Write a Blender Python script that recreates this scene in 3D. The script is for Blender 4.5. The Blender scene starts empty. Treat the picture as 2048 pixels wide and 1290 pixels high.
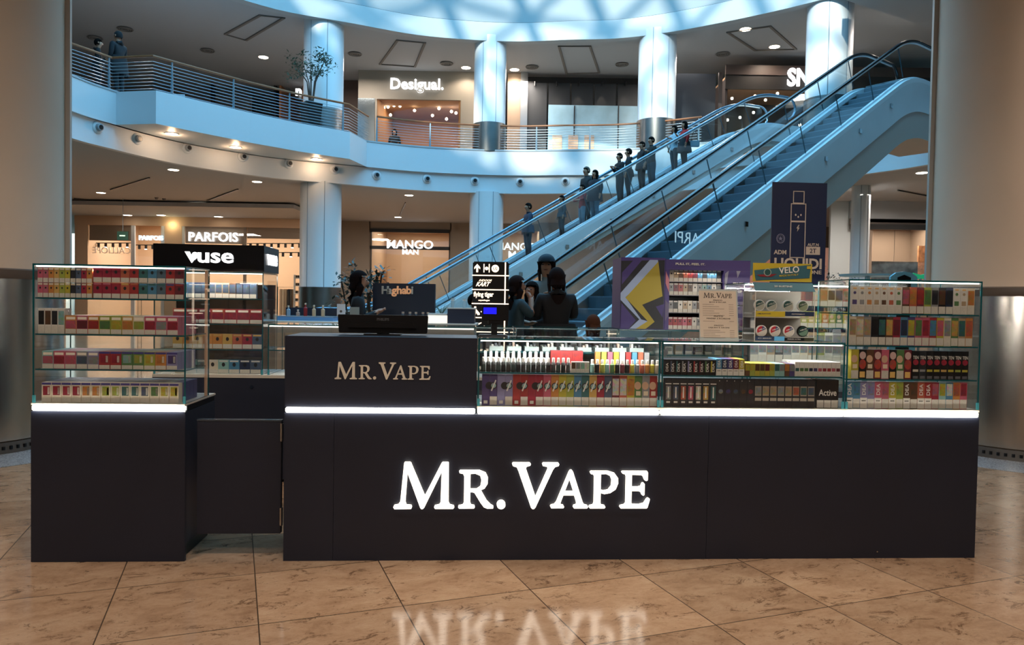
import bpy, bmesh, math, random
from mathutils import Vector, Matrix
random.seed(7)
PI = math.pi
SC = bpy.context.scene
COL = SC.collection

# ---------------------------------------------------------------- camera
F, PITCH, ROLL, CH = 1482.3, 0.0269, 0.0167, 1.24
cd = bpy.data.cameras.new('camera'); cam = bpy.data.objects.new('camera', cd); COL.objects.link(cam)
cd.sensor_width = 36.0; cd.lens = F / 2048 * 36.0; cd.clip_start = 0.05; cd.clip_end = 300
cam.matrix_world = Matrix.Translation((0, 0, CH)) @ Matrix.Rotation(PI / 2 - PITCH, 4, 'X') @ Matrix.Rotation(ROLL, 4, 'Z')
SC.camera = cam
CAMR = cam.matrix_world.to_3x3()

# ---------------------------------------------------------------- world, sun, view
w = bpy.data.worlds.new('world'); SC.world = w; w.use_nodes = True
bg = w.node_tree.nodes['Background']; bg.inputs[0].default_value = (0.235, 0.64, 1.0, 1); bg.inputs[1].default_value = 8.6
sd = bpy.data.lights.new('sun', 'SUN'); sd.energy = 6.5; sd.angle = 0.03; sd.color = (1.0, 1.0, 0.86)
sun = bpy.data.objects.new('sun', sd); COL.objects.link(sun)
sun.rotation_euler = (math.radians(60), 0, math.radians(-20))
pd = bpy.data.lights.new('skylight_portal', 'AREA'); pd.shape = 'RECTANGLE'; pd.size = 27; pd.size_y = 23
pd.cycles.is_portal = True
po = bpy.data.objects.new('skylight_portal', pd); COL.objects.link(po); po.location = (0.3, 17.8, 19.2)
SC.view_settings.view_transform = 'Standard'; SC.view_settings.look = 'None'
SC.view_settings.gamma = 1; SC.view_settings.use_curve_mapping = False
SC.view_settings.exposure = 0.0
SC.cycles.transparent_max_bounces = 48
SC.cycles.max_bounces = 8; SC.cycles.diffuse_bounces = 4; SC.cycles.glossy_bounces = 4
SC.cycles.sample_clamp_indirect = 6
SC.cycles.caustics_reflective = False; SC.cycles.caustics_refractive = False

def lamp(name, loc, energy, color, radius=0.1, spot=None, size=None, rot=(0, 0, 0), sy=None):
    if size:
        l = bpy.data.lights.new(name, 'AREA'); l.size = size
        if sy: l.shape = 'RECTANGLE'; l.size_y = sy
    elif spot:
        l = bpy.data.lights.new(name, 'SPOT'); l.spot_size = spot; l.spot_blend = 0.6; l.shadow_soft_size = radius
    else:
        l = bpy.data.lights.new(name, 'POINT'); l.shadow_soft_size = radius
    l.energy = energy; l.color = color
    o = bpy.data.objects.new(name, l); COL.objects.link(o); o.location = loc; o.rotation_euler = rot
    return o
WARM = (1.0, 0.62, 0.36); WARM2 = (1.0, 0.82, 0.66)

# ---------------------------------------------------------------- measuring helpers
def ray(px, py):
    return CAMR @ Vector(((px - 1024) / F, -(py - 645) / F, -1))
def WY(px, py, Y):
    r = ray(px, py); return Vector((0, 0, CH)) + r * (Y / r.y)
def WZ(px, py, Z):
    r = ray(px, py); return Vector((0, 0, CH)) + r * ((Z - CH) / r.z)
S = 1.1
PSI = 0.0618; D0 = 3.2167 * S
CP, SP = math.cos(PSI), math.sin(PSI)
def K(x, d, z=0.0):                      # stand coordinates: x along the counter front, d behind it
    return Vector((x * CP - d * SP, D0 + x * SP + d * CP, z))
def KP(px, py, d):                       # where a line of sight meets the plane d behind the counter front
    r = ray(px, py)
    # n = (-SP, CP); n.(t r) = D0*CP + d
    t = (D0 * CP + d) / (-SP * r.x + CP * r.y)
    p = Vector((0, 0, CH)) + r * t
    return (p.x * CP + (p.y - D0) * SP, p.z)

# ---------------------------------------------------------------- materials
MATS = {}
def lin(c):
    if isinstance(c, str):
        c = c.lstrip('#'); c = [int(c[i:i + 2], 16) / 255 for i in (0, 2, 4)]
        c = [v / 12.92 if v <= 0.04045 else ((v + 0.055) / 1.055) ** 2.4 for v in c]
    return (c[0], c[1], c[2], 1)
def mat(name, c, rough=0.5, metal=0.0, em=0.0, noise=0.0, scale=8.0, bump=0.0, spec=0.5, emc=None):
    if name in MATS: return MATS[name]
    m = bpy.data.materials.new(name); m.use_nodes = True; nt = m.node_tree
    b = nt.nodes['Principled BSDF']; c = lin(c)
    b.inputs['Base Color'].default_value = c; b.inputs['Roughness'].default_value = rough
    b.inputs['Metallic'].default_value = metal; b.inputs['Specular IOR Level'].default_value = spec
    if em: b.inputs['Emission Color'].default_value = lin(emc) if emc else c; b.inputs['Emission Strength'].default_value = em
    if noise or bump:
        tc = nt.nodes.new('ShaderNodeTexCoord'); n = nt.nodes.new('ShaderNodeTexNoise')
        n.inputs['Scale'].default_value = scale; n.inputs['Detail'].default_value = 6
        nt.links.new(tc.outputs['Object'], n.inputs['Vector'])
        if noise:
            r = nt.nodes.new('ShaderNodeValToRGB')
            r.color_ramp.elements[0].position = 0.3; r.color_ramp.elements[1].position = 0.7
            r.color_ramp.elements[0].color = tuple(v * (1 - noise) for v in c[:3]) + (1,)
            r.color_ramp.elements[1].color = tuple(min(1, v * (1 + noise * .6)) for v in c[:3]) + (1,)
            nt.links.new(n.outputs['Fac'], r.inputs['Fac']); nt.links.new(r.outputs['Color'], b.inputs['Base Color'])
        if bump:
            bp = nt.nodes.new('ShaderNodeBump'); bp.inputs['Strength'].default_value = bump; bp.inputs['Distance'].default_value = .02
            nt.links.new(n.outputs['Fac'], bp.inputs['Height']); nt.links.new(bp.outputs['Normal'], b.inputs['Normal'])
    MATS[name] = m; return m
def tint_mat(name, rough=0.35, stripes=None, em=0):
    """takes its colour from the object it is on; stripes adds a fine printed pattern"""
    if name in MATS: return MATS[name]
    m = bpy.data.materials.new(name); m.use_nodes = True; nt = m.node_tree; b = nt.nodes['Principled BSDF']
    oi = nt.nodes.new('ShaderNodeObjectInfo'); b.inputs['Roughness'].default_value = rough
    src = oi.outputs['Color']
    if stripes:
        tc = nt.nodes.new('ShaderNodeTexCoord'); n = nt.nodes.new('ShaderNodeTexVoronoi'); n.inputs['Scale'].default_value = stripes
        nt.links.new(tc.outputs['Object'], n.inputs['Vector'])
        mx = nt.nodes.new('ShaderNodeMix'); mx.data_type = 'RGBA'; mx.blend_type = 'MULTIPLY'; mx.inputs[0].default_value = .45
        nt.links.new(src, mx.inputs[6]); nt.links.new(n.outputs['Color'], mx.inputs[7]); src = mx.outputs[2]
    nt.links.new(src, b.inputs['Base Color'])
    if em: nt.links.new(src, b.inputs['Emission Color']); b.inputs['Emission Strength'].default_value = em
    MATS[name] = m; return m
def glass_mat(name, tint=(.93, .97, .97), refl=.05, rough=.01):
    if name in MATS: return MATS[name]
    m = bpy.data.materials.new(name); m.use_nodes = True; nt = m.node_tree; N = nt.nodes; N.clear()
    out = N.new('ShaderNodeOutputMaterial'); mx = N.new('ShaderNodeMixShader'); t = N.new('ShaderNodeBsdfTransparent'); g = N.new('ShaderNodeBsdfGlossy')
    t.inputs[0].default_value = (*tint, 1); g.inputs['Roughness'].default_value = rough; g.inputs[0].default_value = (1, 1, 1, 1)
    lw = N.new('ShaderNodeLayerWeight'); lw.inputs[0].default_value = .5
    p = N.new('ShaderNodeMath'); p.operation = 'POWER'; p.inputs[1].default_value = 4
    a = N.new('ShaderNodeMath'); a.operation = 'MULTIPLY_ADD'; a.inputs[1].default_value = .6; a.inputs[2].default_value = refl
    nt.links.new(lw.outputs['Facing'], p.inputs[0]); nt.links.new(p.outputs[0], a.inputs[0]); nt.links.new(a.outputs[0], mx.inputs[0])
    nt.links.new(t.outputs[0], mx.inputs[1]); nt.links.new(g.outputs[0], mx.inputs[2]); nt.links.new(mx.outputs[0], out.inputs[0])
    MATS[name] = m; return m

BLACK = mat('black_laminate', '#171c2a', .42, noise=.12, scale=3)
BLACK2 = mat('black_plastic', '#0c0d10', .3)
GLASS = glass_mat('clear_glass', (.972, .985, .985), .035)
GEDGE = mat('glass_edge', '#0f4a50', .15, spec=.8)
GEDGE2 = mat('glass_edge_bright', '#3d8f9a', .12, spec=1)
LED = mat('led_light', (1, .97, .88), em=9)
LEDS = mat('led_soft', (1, .96, .86), em=3.5)
CREAM = mat('cream_plate', '#b5ada0', .4)
STEEL = mat('brushed_steel', '#8b8a88', .28, metal=1, noise=.1, scale=2)
CHROME = mat('chrome', '#b9bec2', .15, metal=1)
WHITEP = mat('white_paint', '#c9cdd0', .6)
CARTON = tint_mat('printed_card'); ART = tint_mat('printed_art', .35, 60); FLAT = tint_mat('flat_colour', .5); GLOW = tint_mat('glow_colour', .5, em=1.0)
WLAB = mat('warning_label', '#b8b2a6', .5, noise=.25, scale=700)

# ---------------------------------------------------------------- mesh builder
class MB:
    def __init__(s): s.v = []; s.f = []; s.m = []
    def add(s, vs, fs, mi=0):
        n = len(s.v); s.v += [tuple(v) for v in vs]; s.f += [tuple(n + i for i in f) for f in fs]; s.m += [mi] * len(fs); return s
    def box(s, x0, x1, y0, y1, z0, z1, mi=0, edge=None):
        vs = [(x, y, z) for z in (z0, z1) for y in (y0, y1) for x in (x0, x1)]
        fs = [(0, 2, 3, 1), (4, 5, 7, 6), (0, 1, 5, 4), (2, 6, 7, 3), (0, 4, 6, 2), (1, 3, 7, 5)]
        s.add(vs, fs, mi)
        if edge is not None:
            d = [x1 - x0, y1 - y0, z1 - z0]; k = d.index(min(d)); big = {2: (0, 1), 1: (2, 3), 0: (4, 5)}[k]
            for i in range(6):
                if i not in big: s.m[len(s.m) - 6 + i] = edge
        return s
    def prism(s, pts, z0, z1, mi=0, axis='z'):
        n = len(pts)
        if axis == 'z': P = [(x, y, z0) for x, y in pts] + [(x, y, z1) for x, y in pts]
        elif axis == 'y': P = [(x, z0, y) for x, y in pts] + [(x, z1, y) for x, y in pts]
        else: P = [(z0, x, y) for x, y in pts] + [(z1, x, y) for x, y in pts]
        s.add(P, [tuple(range(n))[::-1], tuple(range(n, 2 * n))] + [(i, (i + 1) % n, n + (i + 1) % n, n + i) for i in range(n)], mi); return s
    def lathe(s, prof, c=(0, 0, 0), n=16, mi=0, axis='z'):
        vs = []; fs = []
        for r, z in prof:
            for i in range(n):
                a = 2 * PI * i / n; p = (r * math.cos(a), r * math.sin(a), z)
                if axis == 'y': p = (p[0], p[2], p[1])
                if axis == 'x': p = (p[2], p[0], p[1])
                vs.append((c[0] + p[0], c[1] + p[1], c[2] + p[2]))
        for k in range(len(prof) - 1):
            for i in range(n):
                j = (i + 1) % n; fs.append((k * n + i, k * n + j, (k + 1) * n + j, (k + 1) * n + i))
        fs.append(tuple(range(n))[::-1]); fs.append(tuple(range((len(prof) - 1) * n, len(prof) * n)))
        s.add(vs, fs, mi); return s
    def cyl(s, c, r, h, n=16, mi=0, axis='z', r2=None):
        return s.lathe([(r, 0), (r if r2 is None else r2, h)], c, n, mi, axis)
    def tube(s, path, r, n=8, mi=0, closed=False, rr=None):
        P = [Vector(p) for p in path]; m = len(P); vs = []; fs = []
        up = Vector((0, 0, 1))
        for i, p in enumerate(P):
            a = P[(i - 1) % m] if (closed or i) else P[i]; b = P[(i + 1) % m] if (closed or i < m - 1) else P[i]
            t = (b - a).normalized() if (b - a).length > 1e-9 else Vector((1, 0, 0))
            u = t.cross(up)
            if u.length < .05: u = t.cross(Vector((0, 1, 0)))
            u.normalize(); v = u.cross(t).normalized(); q = r if rr is None else rr[i]
            ru, rv = q if isinstance(q, tuple) else (q, q)
            for k in range(n):
                an = 2 * PI * (k + .5) / n; vs.append(p + u * ru * math.cos(an) + v * rv * math.sin(an))
        for i in range(m if closed else m - 1):
            for k in range(n):
                l = (k + 1) % n; j = (i + 1) % m
                fs.append((i * n + k, i * n + l, j * n + l, j * n + k))
        if not closed: fs += [tuple(range(n))[::-1], tuple(range((m - 1) * n, m * n))]
        s.add(vs, fs, mi); return s
    def sphere(s, c, r, n=12, m=8, mi=0):
        r = r if isinstance(r, tuple) else (r, r, r); vs = [(c[0], c[1], c[2] - r[2])]
        for j in range(1, m):
            a = PI * j / m
            for i in range(n):
                b = 2 * PI * i / n; vs.append((c[0] + r[0] * math.sin(a) * math.cos(b), c[1] + r[1] * math.sin(a) * math.sin(b), c[2] - r[2] * math.cos(a)))
        vs.append((c[0], c[1], c[2] + r[2])); fs = []
        for i in range(n):
            fs.append((0, 1 + (i + 1) % n, 1 + i)); fs.append((len(vs) - 1, len(vs) - 1 - n + i, len(vs) - 1 - n + (i + 1) % n))
        for j in range(m - 2):
            for i in range(n):
                k = (i + 1) % n; fs.append((1 + j * n + i, 1 + j * n + k, 1 + (j + 1) * n + k, 1 + (j + 1) * n + i))
        s.add(vs, fs, mi); return s
    def mesh(s, name, mats, smooth=False):
        me = bpy.data.meshes.new(name); me.from_pydata(s.v, [], s.f); me.update()
        for m in (mats if isinstance(mats, (list, tuple)) else [mats]): me.materials.append(m)
        me.polygons.foreach_set('material_index', s.m)
        bm = bmesh.new(); bm.from_mesh(me); bmesh.ops.recalc_face_normals(bm, faces=bm.faces); bm.to_mesh(me); bm.free()
        if smooth:
            me.polygons.foreach_set('use_smooth', [True] * len(me.polygons))
            try: me.set_sharp_from_angle(angle=math.radians(40))
            except Exception: pass
        return me
    def build(s, name, mats, parent=None, loc=None, rotz=0, smooth=False, bevel=0, color=None):
        me = s.mesh(name, mats, smooth)
        if bevel:
            bm = bmesh.new(); bm.from_mesh(me); bmesh.ops.bevel(bm, geom=list(bm.edges), offset=bevel, segments=2, affect='EDGES', clamp_overlap=True); bm.to_mesh(me); bm.free()
        return link(name, me, parent, loc, rotz, color)
def link(name, me, parent=None, loc=None, rotz=0, color=None):
    o = bpy.data.objects.new(name, me); COL.objects.link(o)
    if parent: o.parent = parent
    if loc is not None: o.location = loc
    if rotz: o.rotation_euler.z = rotz
    if color is not None: o.color = lin(color)
    return o
def tag(o, label=None, cat=None, group=None, kind=None):
    if label: o['label'] = label
    if cat: o['category'] = cat
    if group: o['group'] = group
    if kind: o['kind'] = kind
    return o
def thing(name, label, cat, loc=(0, 0, 0), rotz=0, group=None):
    o = bpy.data.objects.new(name, None); COL.objects.link(o); o.location = loc; o.rotation_euler.z = rotz; o.empty_display_size = .1
    return tag(o, label, cat, group)
def struct(name, mb, m, label=None, smooth=False):
    o = mb.build(name, m, smooth=smooth); o['kind'] = 'structure'
    if label: o['label'] = label
    return o
def copy_tree(o, parent=None):
    c = o.copy(); COL.objects.link(c)
    if parent: c.parent = parent
    for ch in list(o.children): copy_tree(ch, c)
    return c
TXT = {}
def text_mesh(s, size=1.0, ext=.02, bold=0.0, m=None, font_shear=0, sx=1.0, sp=1.0):
    k = (s, size, ext, bold, m.name if m else '', font_shear, sx, sp)
    if k in TXT: return TXT[k]
    cu = bpy.data.curves.new('lettering', 'FONT'); cu.body = s; cu.size = size; cu.extrude = ext; cu.offset = bold; cu.align_x = 'CENTER'; cu.shear = font_shear
    cu.space_character = sp; cu.resolution_u = 3
    o = bpy.data.objects.new('tmp', cu); COL.objects.link(o)
    dg = bpy.context.evaluated_depsgraph_get(); me = bpy.data.meshes.new_from_object(o.evaluated_get(dg)); bpy.data.objects.remove(o)
    for v in me.vertices: v.co = Vector((v.co.x * sx, -v.co.z, v.co.y))   # stands upright, faces -Y
    me.materials.clear(); me.materials.append(m or GLOW); TXT[k] = me; return me
def text(s, size, m, parent=None, loc=(0, 0, 0), rotz=0, ext=.01, bold=0.0, name='lettering', color=None, shear=0, sx=1.0, sp=1.0, mirror=False):
    me = text_mesh(s, size, ext, bold, m, shear, sx, sp); o = link(name, me, parent, loc, rotz, color)
    if mirror: o.scale = (-1, 1, 1)
    return o
def shape_mesh(loops, ext, m):
    cu = bpy.data.curves.new('letter', 'CURVE'); cu.dimensions = '2D'; cu.fill_mode = 'BOTH'; cu.extrude = ext
    for lp in loops:
        sp = cu.splines.new('POLY'); sp.points.add(len(lp) - 1); sp.use_cyclic_u = True
        for i, (x, y) in enumerate(lp): sp.points[i].co = (x, y, 0, 1)
    o = bpy.data.objects.new('tmp', cu); COL.objects.link(o)
    dg = bpy.context.evaluated_depsgraph_get(); me = bpy.data.meshes.new_from_object(o.evaluated_get(dg)); bpy.data.objects.remove(o)
    for v in me.vertices: v.co = Vector((v.co.x, -v.co.z, v.co.y))
    me.materials.clear(); me.materials.append(m); return me
ORD = ['first', 'second', 'third', 'fourth', 'fifth', 'sixth', 'seventh', 'eighth', 'ninth', 'tenth', 'eleventh', 'twelfth', 'thirteenth', 'fourteenth', 'fifteenth', 'sixteenth', 'seventeenth', 'eighteenth', 'nineteenth', 'twentieth']
TENS = {2: 'twenty', 3: 'thirty', 4: 'forty'}
def ordn(i):
    if i < 20: return ORD[i]
    n = i + 1
    if n % 10 == 0: return {20: 'twentieth', 30: 'thirtieth', 40: 'fortieth'}[n]
    return TENS[n // 10] + '-' + ORD[n % 10 - 1]
# ================================================================ SETTING
HS, ZB1, ZB2 = 7.2, 6.26, 5.56     # upper floor level, bottom of its white fascia, bottom of the recessed lower tier
CEN = Vector((0.3, 17.0, 0))
def marble():
    m = bpy.data.materials.new('marble_tiles'); m.use_nodes = True; nt = m.node_tree; N = nt.nodes; L = nt.links; b = N['Principled BSDF']
    tc = N.new('ShaderNodeTexCoord'); mp = N.new('ShaderNodeMapping'); mp.vector_type = 'POINT'
    th = math.radians(20.5)
    L.new(tc.outputs['Object'], mp.inputs[0]); mp.inputs['Rotation'].default_value = (0, 0, -th)
    T = .556
    mp.inputs['Location'].default_value = (-.091, -2.94, 0)
    sx = N.new('ShaderNodeSeparateXYZ'); L.new(mp.outputs[0], sx.inputs[0])
    def math_(op, a, v=None, b2=None):
        n = N.new('ShaderNodeMath'); n.operation = op; L.new(a, n.inputs[0])
        if v is not None: n.inputs[1].default_value = v
        if b2 is not None: L.new(b2, n.inputs[1])
        return n.outputs[0]
    ds = []; cells = []
    for ax in (0, 1):
        u = math_('DIVIDE', sx.outputs[ax], T); fr = math_('PINGPONG', u, .5); cells.append(math_('FLOOR', u)); ds.append(fr)
    g = math_('MINIMUM', ds[0], None, ds[1]); line = math_('LESS_THAN', g, .0045)
    wn = N.new('ShaderNodeTexWhiteNoise'); wn.noise_dimensions = '2D'; cb = N.new('ShaderNodeCombineXYZ'); L.new(cells[0], cb.inputs[0]); L.new(cells[1], cb.inputs[1]); L.new(cb.outputs[0], wn.inputs['Vector'])
    # each tile gets its own piece of stone
    off = N.new('ShaderNodeVectorMath'); off.operation = 'SCALE'; L.new(wn.outputs['Color'], off.inputs[0]); off.inputs['Scale'].default_value = 20
    ad = N.new('ShaderNodeVectorMath'); L.new(mp.outputs[0], ad.inputs[0]); L.new(off.outputs[0], ad.inputs[1])
    st = N.new('ShaderNodeMapping'); st.inputs['Scale'].default_value = (1, 1.7, 1); L.new(ad.outputs[0], st.inputs[0])
    n1 = N.new('ShaderNodeTexNoise'); n1.inputs['Scale'].default_value = 4.5; n1.inputs['Detail'].default_value = 14; n1.inputs['Roughness'].default_value = .82; n1.inputs['Distortion'].default_value = .25; L.new(st.outputs[0], n1.inputs['Vector'])
    r1 = N.new('ShaderNodeValToRGB'); e = r1.color_ramp.elements; e[0].position = .3; e[0].color = lin('#80634b'); e[1].position = .7; e[1].color = lin('#b3997f'); q = e.new(.5); q.color = lin('#a08268'); L.new(n1.outputs['Fac'], r1.inputs[0])
    n2 = N.new('ShaderNodeTexNoise'); n2.inputs['Scale'].default_value = 7; n2.inputs['Detail'].default_value = 14; n2.inputs['Roughness'].default_value = .86; n2.inputs['Distortion'].default_value = .7; L.new(st.outputs[0], n2.inputs['Vector'])
    r2 = N.new('ShaderNodeValToRGB'); e = r2.color_ramp.elements; e[0].position = .425; e[0].color = (1, 1, 1, 1); e[1].position = .45; e[1].color = (0, 0, 0, 1); L.new(n2.outputs['Fac'], r2.inputs[0])
    mk = math_('MULTIPLY', r2.outputs[0], .85)
    m1 = N.new('ShaderNodeMix'); m1.data_type = 'RGBA'; L.new(mk, m1.inputs[0]); L.new(r1.outputs[0], m1.inputs[6]); m1.inputs[7].default_value = lin('#5e4632')
    tv = N.new('ShaderNodeMapRange'); L.new(wn.outputs['Value'], tv.inputs[0]); tv.inputs[3].default_value = .84; tv.inputs[4].default_value = 1.08
    m0 = N.new('ShaderNodeVectorMath'); m0.operation = 'SCALE'; L.new(m1.outputs[2], m0.inputs[0]); L.new(tv.outputs[0], m0.inputs['Scale'])
    m2 = N.new('ShaderNodeMix'); m2.data_type = 'RGBA'; L.new(line, m2.inputs[0]); L.new(m0.outputs[0], m2.inputs[6]); m2.inputs[7].default_value = lin('#4a3a2c')
    L.new(m2.outputs[2], b.inputs['Base Color'])
    rr = N.new('ShaderNodeMapRange'); L.new(n2.outputs['Fac'], rr.inputs[0]); rr.inputs[3].default_value = .16; rr.inputs[4].default_value = .07; L.new(rr.outputs[0], b.inputs['Roughness'])
    b.inputs['Specular IOR Level'].default_value = .6
    return m
FLOORM = marble()
struct('floor', MB().box(-45, 45, -14, 60, -.3, 0), FLOORM, 'polished beige marble tile floor')
TERR = mat('grey_terrazzo', '#8f9092', .25, noise=.6, scale=120)
FAS = mat('white_fascia', '#c6ccd0', .5)
CEILM = mat('ceiling_plaster', '#a3a7aa', .75)
COLM = mat('column_white', '#c8ccce', .42)

# atrium edge, closed, anticlockwise from the near left
vis = [WZ(148, 275, ZB2), WZ(230, 297, ZB2), WZ(312, 317, ZB2), WZ(400, 334, ZB2), WZ(550, 355, ZB2), WZ(700, 368, ZB2), WZ(830, 379, ZB2), WZ(950, 384.5, ZB2), WZ(1040, 386.5, ZB2), WZ(1130, 386, ZB2),
       WZ(1250, 300, HS), WZ(1400, 288, HS)]
EDGE = [(v.x, v.y) for v in vis] + [(9.9, 25.2), (11.9, 22.8), (12.9, 20), (13.1, 17), (12.3, 13.5), (10.3, 10.6), (7, 8.8), (3.6, 8.1), (0, 7.9), (-3.6, 8.1), (-7, 8.9), (-9.8, 11), (-11.6, 14), (-12.3, 17)]
def smooth_path(P, k=6, closed=True):
    out = []; n = len(P)
    for i in range(n if closed else n - 1):
        p = [Vector(P[(i + j) % n] if closed else P[max(0, min(n - 1, i + j))]) for j in (-1, 0, 1, 2)]
        for s in range(k):
            t = s / k
            out.append(tuple(.5 * ((2 * p[1]) + (-p[0] + p[2]) * t + (2 * p[0] - 5 * p[1] + 4 * p[2] - p[3]) * t * t + (-p[0] + 3 * p[1] - 3 * p[2] + p[3]) * t ** 3)))
    if not closed: out.append(tuple(P[-1]))
    return out
EP = smooth_path([Vector(p) for p in EDGE], 5)
def off(p, d): # outwards from the atrium centre
    v = Vector((p[0] - CEN.x, p[1] - CEN.y)); v = v * (1 + d / v.length); return (v.x + CEN.x, v.y + CEN.y)
def ringslab(name, path, o0, o1, z0, z1, m, label=None):
    mb = MB(); n = len(path); A = [off(p, o0) for p in path]; B = [off(p, o1) for p in path]
    vs = [(x, y, z0) for x, y in A] + [(x, y, z0) for x, y in B] + [(x, y, z1) for x, y in A] + [(x, y, z1) for x, y in B]; fs = []
    for i in range(n):
        j = (i + 1) % n; fs += [(i, j, n + j, n + i), (2 * n + i, 3 * n + i, 3 * n + j, 2 * n + j), (i, 2 * n + i, 2 * n + j, j), (n + i, n + j, 3 * n + j, 3 * n + i)]
    mb.add(vs, fs); return struct(name, mb, m, label, smooth=True)
ringslab('ceiling', EP, .3, 34, ZB2 + .02, ZB2 + .3, CEILM, 'grey plaster ceiling over the ground floor gallery')
ringslab('floor_upper', EP, .15, 34, HS - .35, HS, mat('upper_floor_stone', '#8d8780', .3), 'stone floor of the upper gallery')
ringslab('trim_1', EP, 0, .25, ZB1, HS, FAS, 'white curved fascia around the upper gallery edge')
ringslab('trim_2', EP, .12, .32, ZB2, ZB1, FAS, 'recessed lower tier of the white fascia with spotlights')
ringslab('trim_3', EP, -.02, .25, HS, HS + .05, mat('kerb_grey', '#a4abb0', .4), 'thin kerb on top of the gallery fascia')
ZR = 11.5
ringslab('ceiling_upper', EP, .3, 34, ZR + .2, ZR + .5, CEILM, 'grey plaster ceiling of the upper gallery')
ringslab('trim_4', EP, 0, .35, ZR, ZR + .72, mat('ring_render', '#a4abad', .5), 'bright white ring beam above the upper gallery')
ringslab('trim_5', EP, .1, .2, ZR + .72, ZR + .77, mat('dark_groove', '#24343c', .4), 'dark line on top of the ring beam')
ringslab('wall_drum', EP, .14, .5, ZR + .77, 19, mat('drum_render', '#8b9396', .6), 'pale curved wall under the skylight')
# walls that close the building
wl = mat('gallery_wall', '#b3a99c', .7)
struct('wall_back', MB().box(-45, 45, 58, 58.4, 0, 12.2), wl)
struct('wall_left', MB().box(-45.4, -45, -14, 60, 0, 12.2), wl)
struct('wall_right', MB().box(45, 45.4, -14, 60, 0, 12.2), wl)
struct('wall_near', MB().box(-45, 45, -14.4, -14, 0, 12.2), wl)
# near roof over the space the picture is taken from (the ring slabs above leave it covered already)
# skylight: shallow dome of steel members
lm = MB()
def dome(x, y):
    r2 = ((x - CEN.x) / 14) ** 2 + ((y - CEN.y) / 12.5) ** 2
    return 19.2 + 3.4 * max(0, 1 - r2), r2
for fam in (0, 1, 2):
    a = (math.radians(28), math.radians(-32), math.radians(88))[fam]; dx, dy = math.cos(a), math.sin(a)
    for k in range(-6, 7):
        ox, oy = CEN.x - dy * k * 2.7, CEN.y + dx * k * 2.7; pts = []
        for i in range(-20, 21):
            x, y = ox + dx * i * .8, oy + dy * i * .8; z, r2 = dome(x, y)
            if r2 <= 1.08: pts.append((x, y, z))
        if len(pts) > 1: lm.tube(pts, .18 if fam < 2 else .27, 6)
struct('roof_lattice', lm, mat('lattice_steel', '#9aa4aa', .4), 'steel lattice of the skylight')

# projecting balcony on the left
BT = [WZ(148, 160, HS), WZ(230, 185, HS), WZ(312, 182, HS), WZ(400, 203, HS), WZ(500, 226.5, HS), WZ(600, 247.5, HS), WZ(700, 265, HS)]
inner = [(v.x, v.y) for v in BT]; inner = [(inner[0][0] - 1.2, inner[0][1] - 2.5)] + inner
last = (inner[-1][0] + .35, inner[-1][1] + 1.7)
poly = inner + [last, off(inner[5], 3.4), off(inner[3], 3.2), off(inner[2], 2.2), off(inner[1], 1.6), off(inner[0], 1)]
struct('trim_6', MB().prism(poly, ZB1, HS + .02), FAS, 'white angular balcony projecting on the left of the gallery')
BALC = inner + [last]

# columns of the atrium: shaft plus steel collar on each level
def column(px, Y, dia, name, z0, z1, zs, lab):
    c = WY(px, 300, Y); mb = MB(); mb.lathe([(dia / 2 + .01, z0 + zs), (dia / 2, z0 + zs + .02), (dia / 2, z1)], (c.x, c.y, 0), 40)
    o = mb.build('column', COLM, smooth=True); tag(o, lab, 'column', 'round white columns of the gallery')
    sb = MB().lathe([(dia / 2 + .03, z0), (dia / 2 + .03, z0 + zs)], (c.x, c.y, 0), 40).build('steel_collar', STEEL, o, smooth=True)
    s2 = MB()
    for a in (-2.0, -1.15): s2.box(c.x + math.cos(a) * dia / 2 - .012, c.x + math.cos(a) * dia / 2 + .012, c.y + math.sin(a) * dia / 2 - .012, c.y + math.sin(a) * dia / 2 + .012, z0 + zs, z1)
    s2.build('seam', mat('seam_grey', '#8e979d', .6), o)
for (px, Y, dia, w1) in ((646, 28.2, 1.47, 'behind the potted tree'), (978, 30.0, 1.28, 'between the two lit shop fronts'), (1311, 29.0, 1.45, 'behind the people on the escalator'), (1653, 25.6, 1.5, 'behind the tops of the escalators')):
    column(px, Y, dia, 'column', HS, ZR + .25, 1.15, 'white round column on the upper gallery, ' + w1)
for (px, Y, dia, w1) in ((643, 28.2, 1.53, 'behind the woman at the far counter'), (975, 30.0, 1.36, 'behind the black directory totem'), (1725, 26.5, .62, 'slim one right of the navy sign'), (1311, 29.0, 1.45, 'hidden behind the escalators')):
    if px == 1311: continue
    column(px, Y, dia, 'column', 0, ZB2 + .05, 1.7 if dia > 1 else .05, 'white round column on the ground floor, ' + w1)
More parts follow.
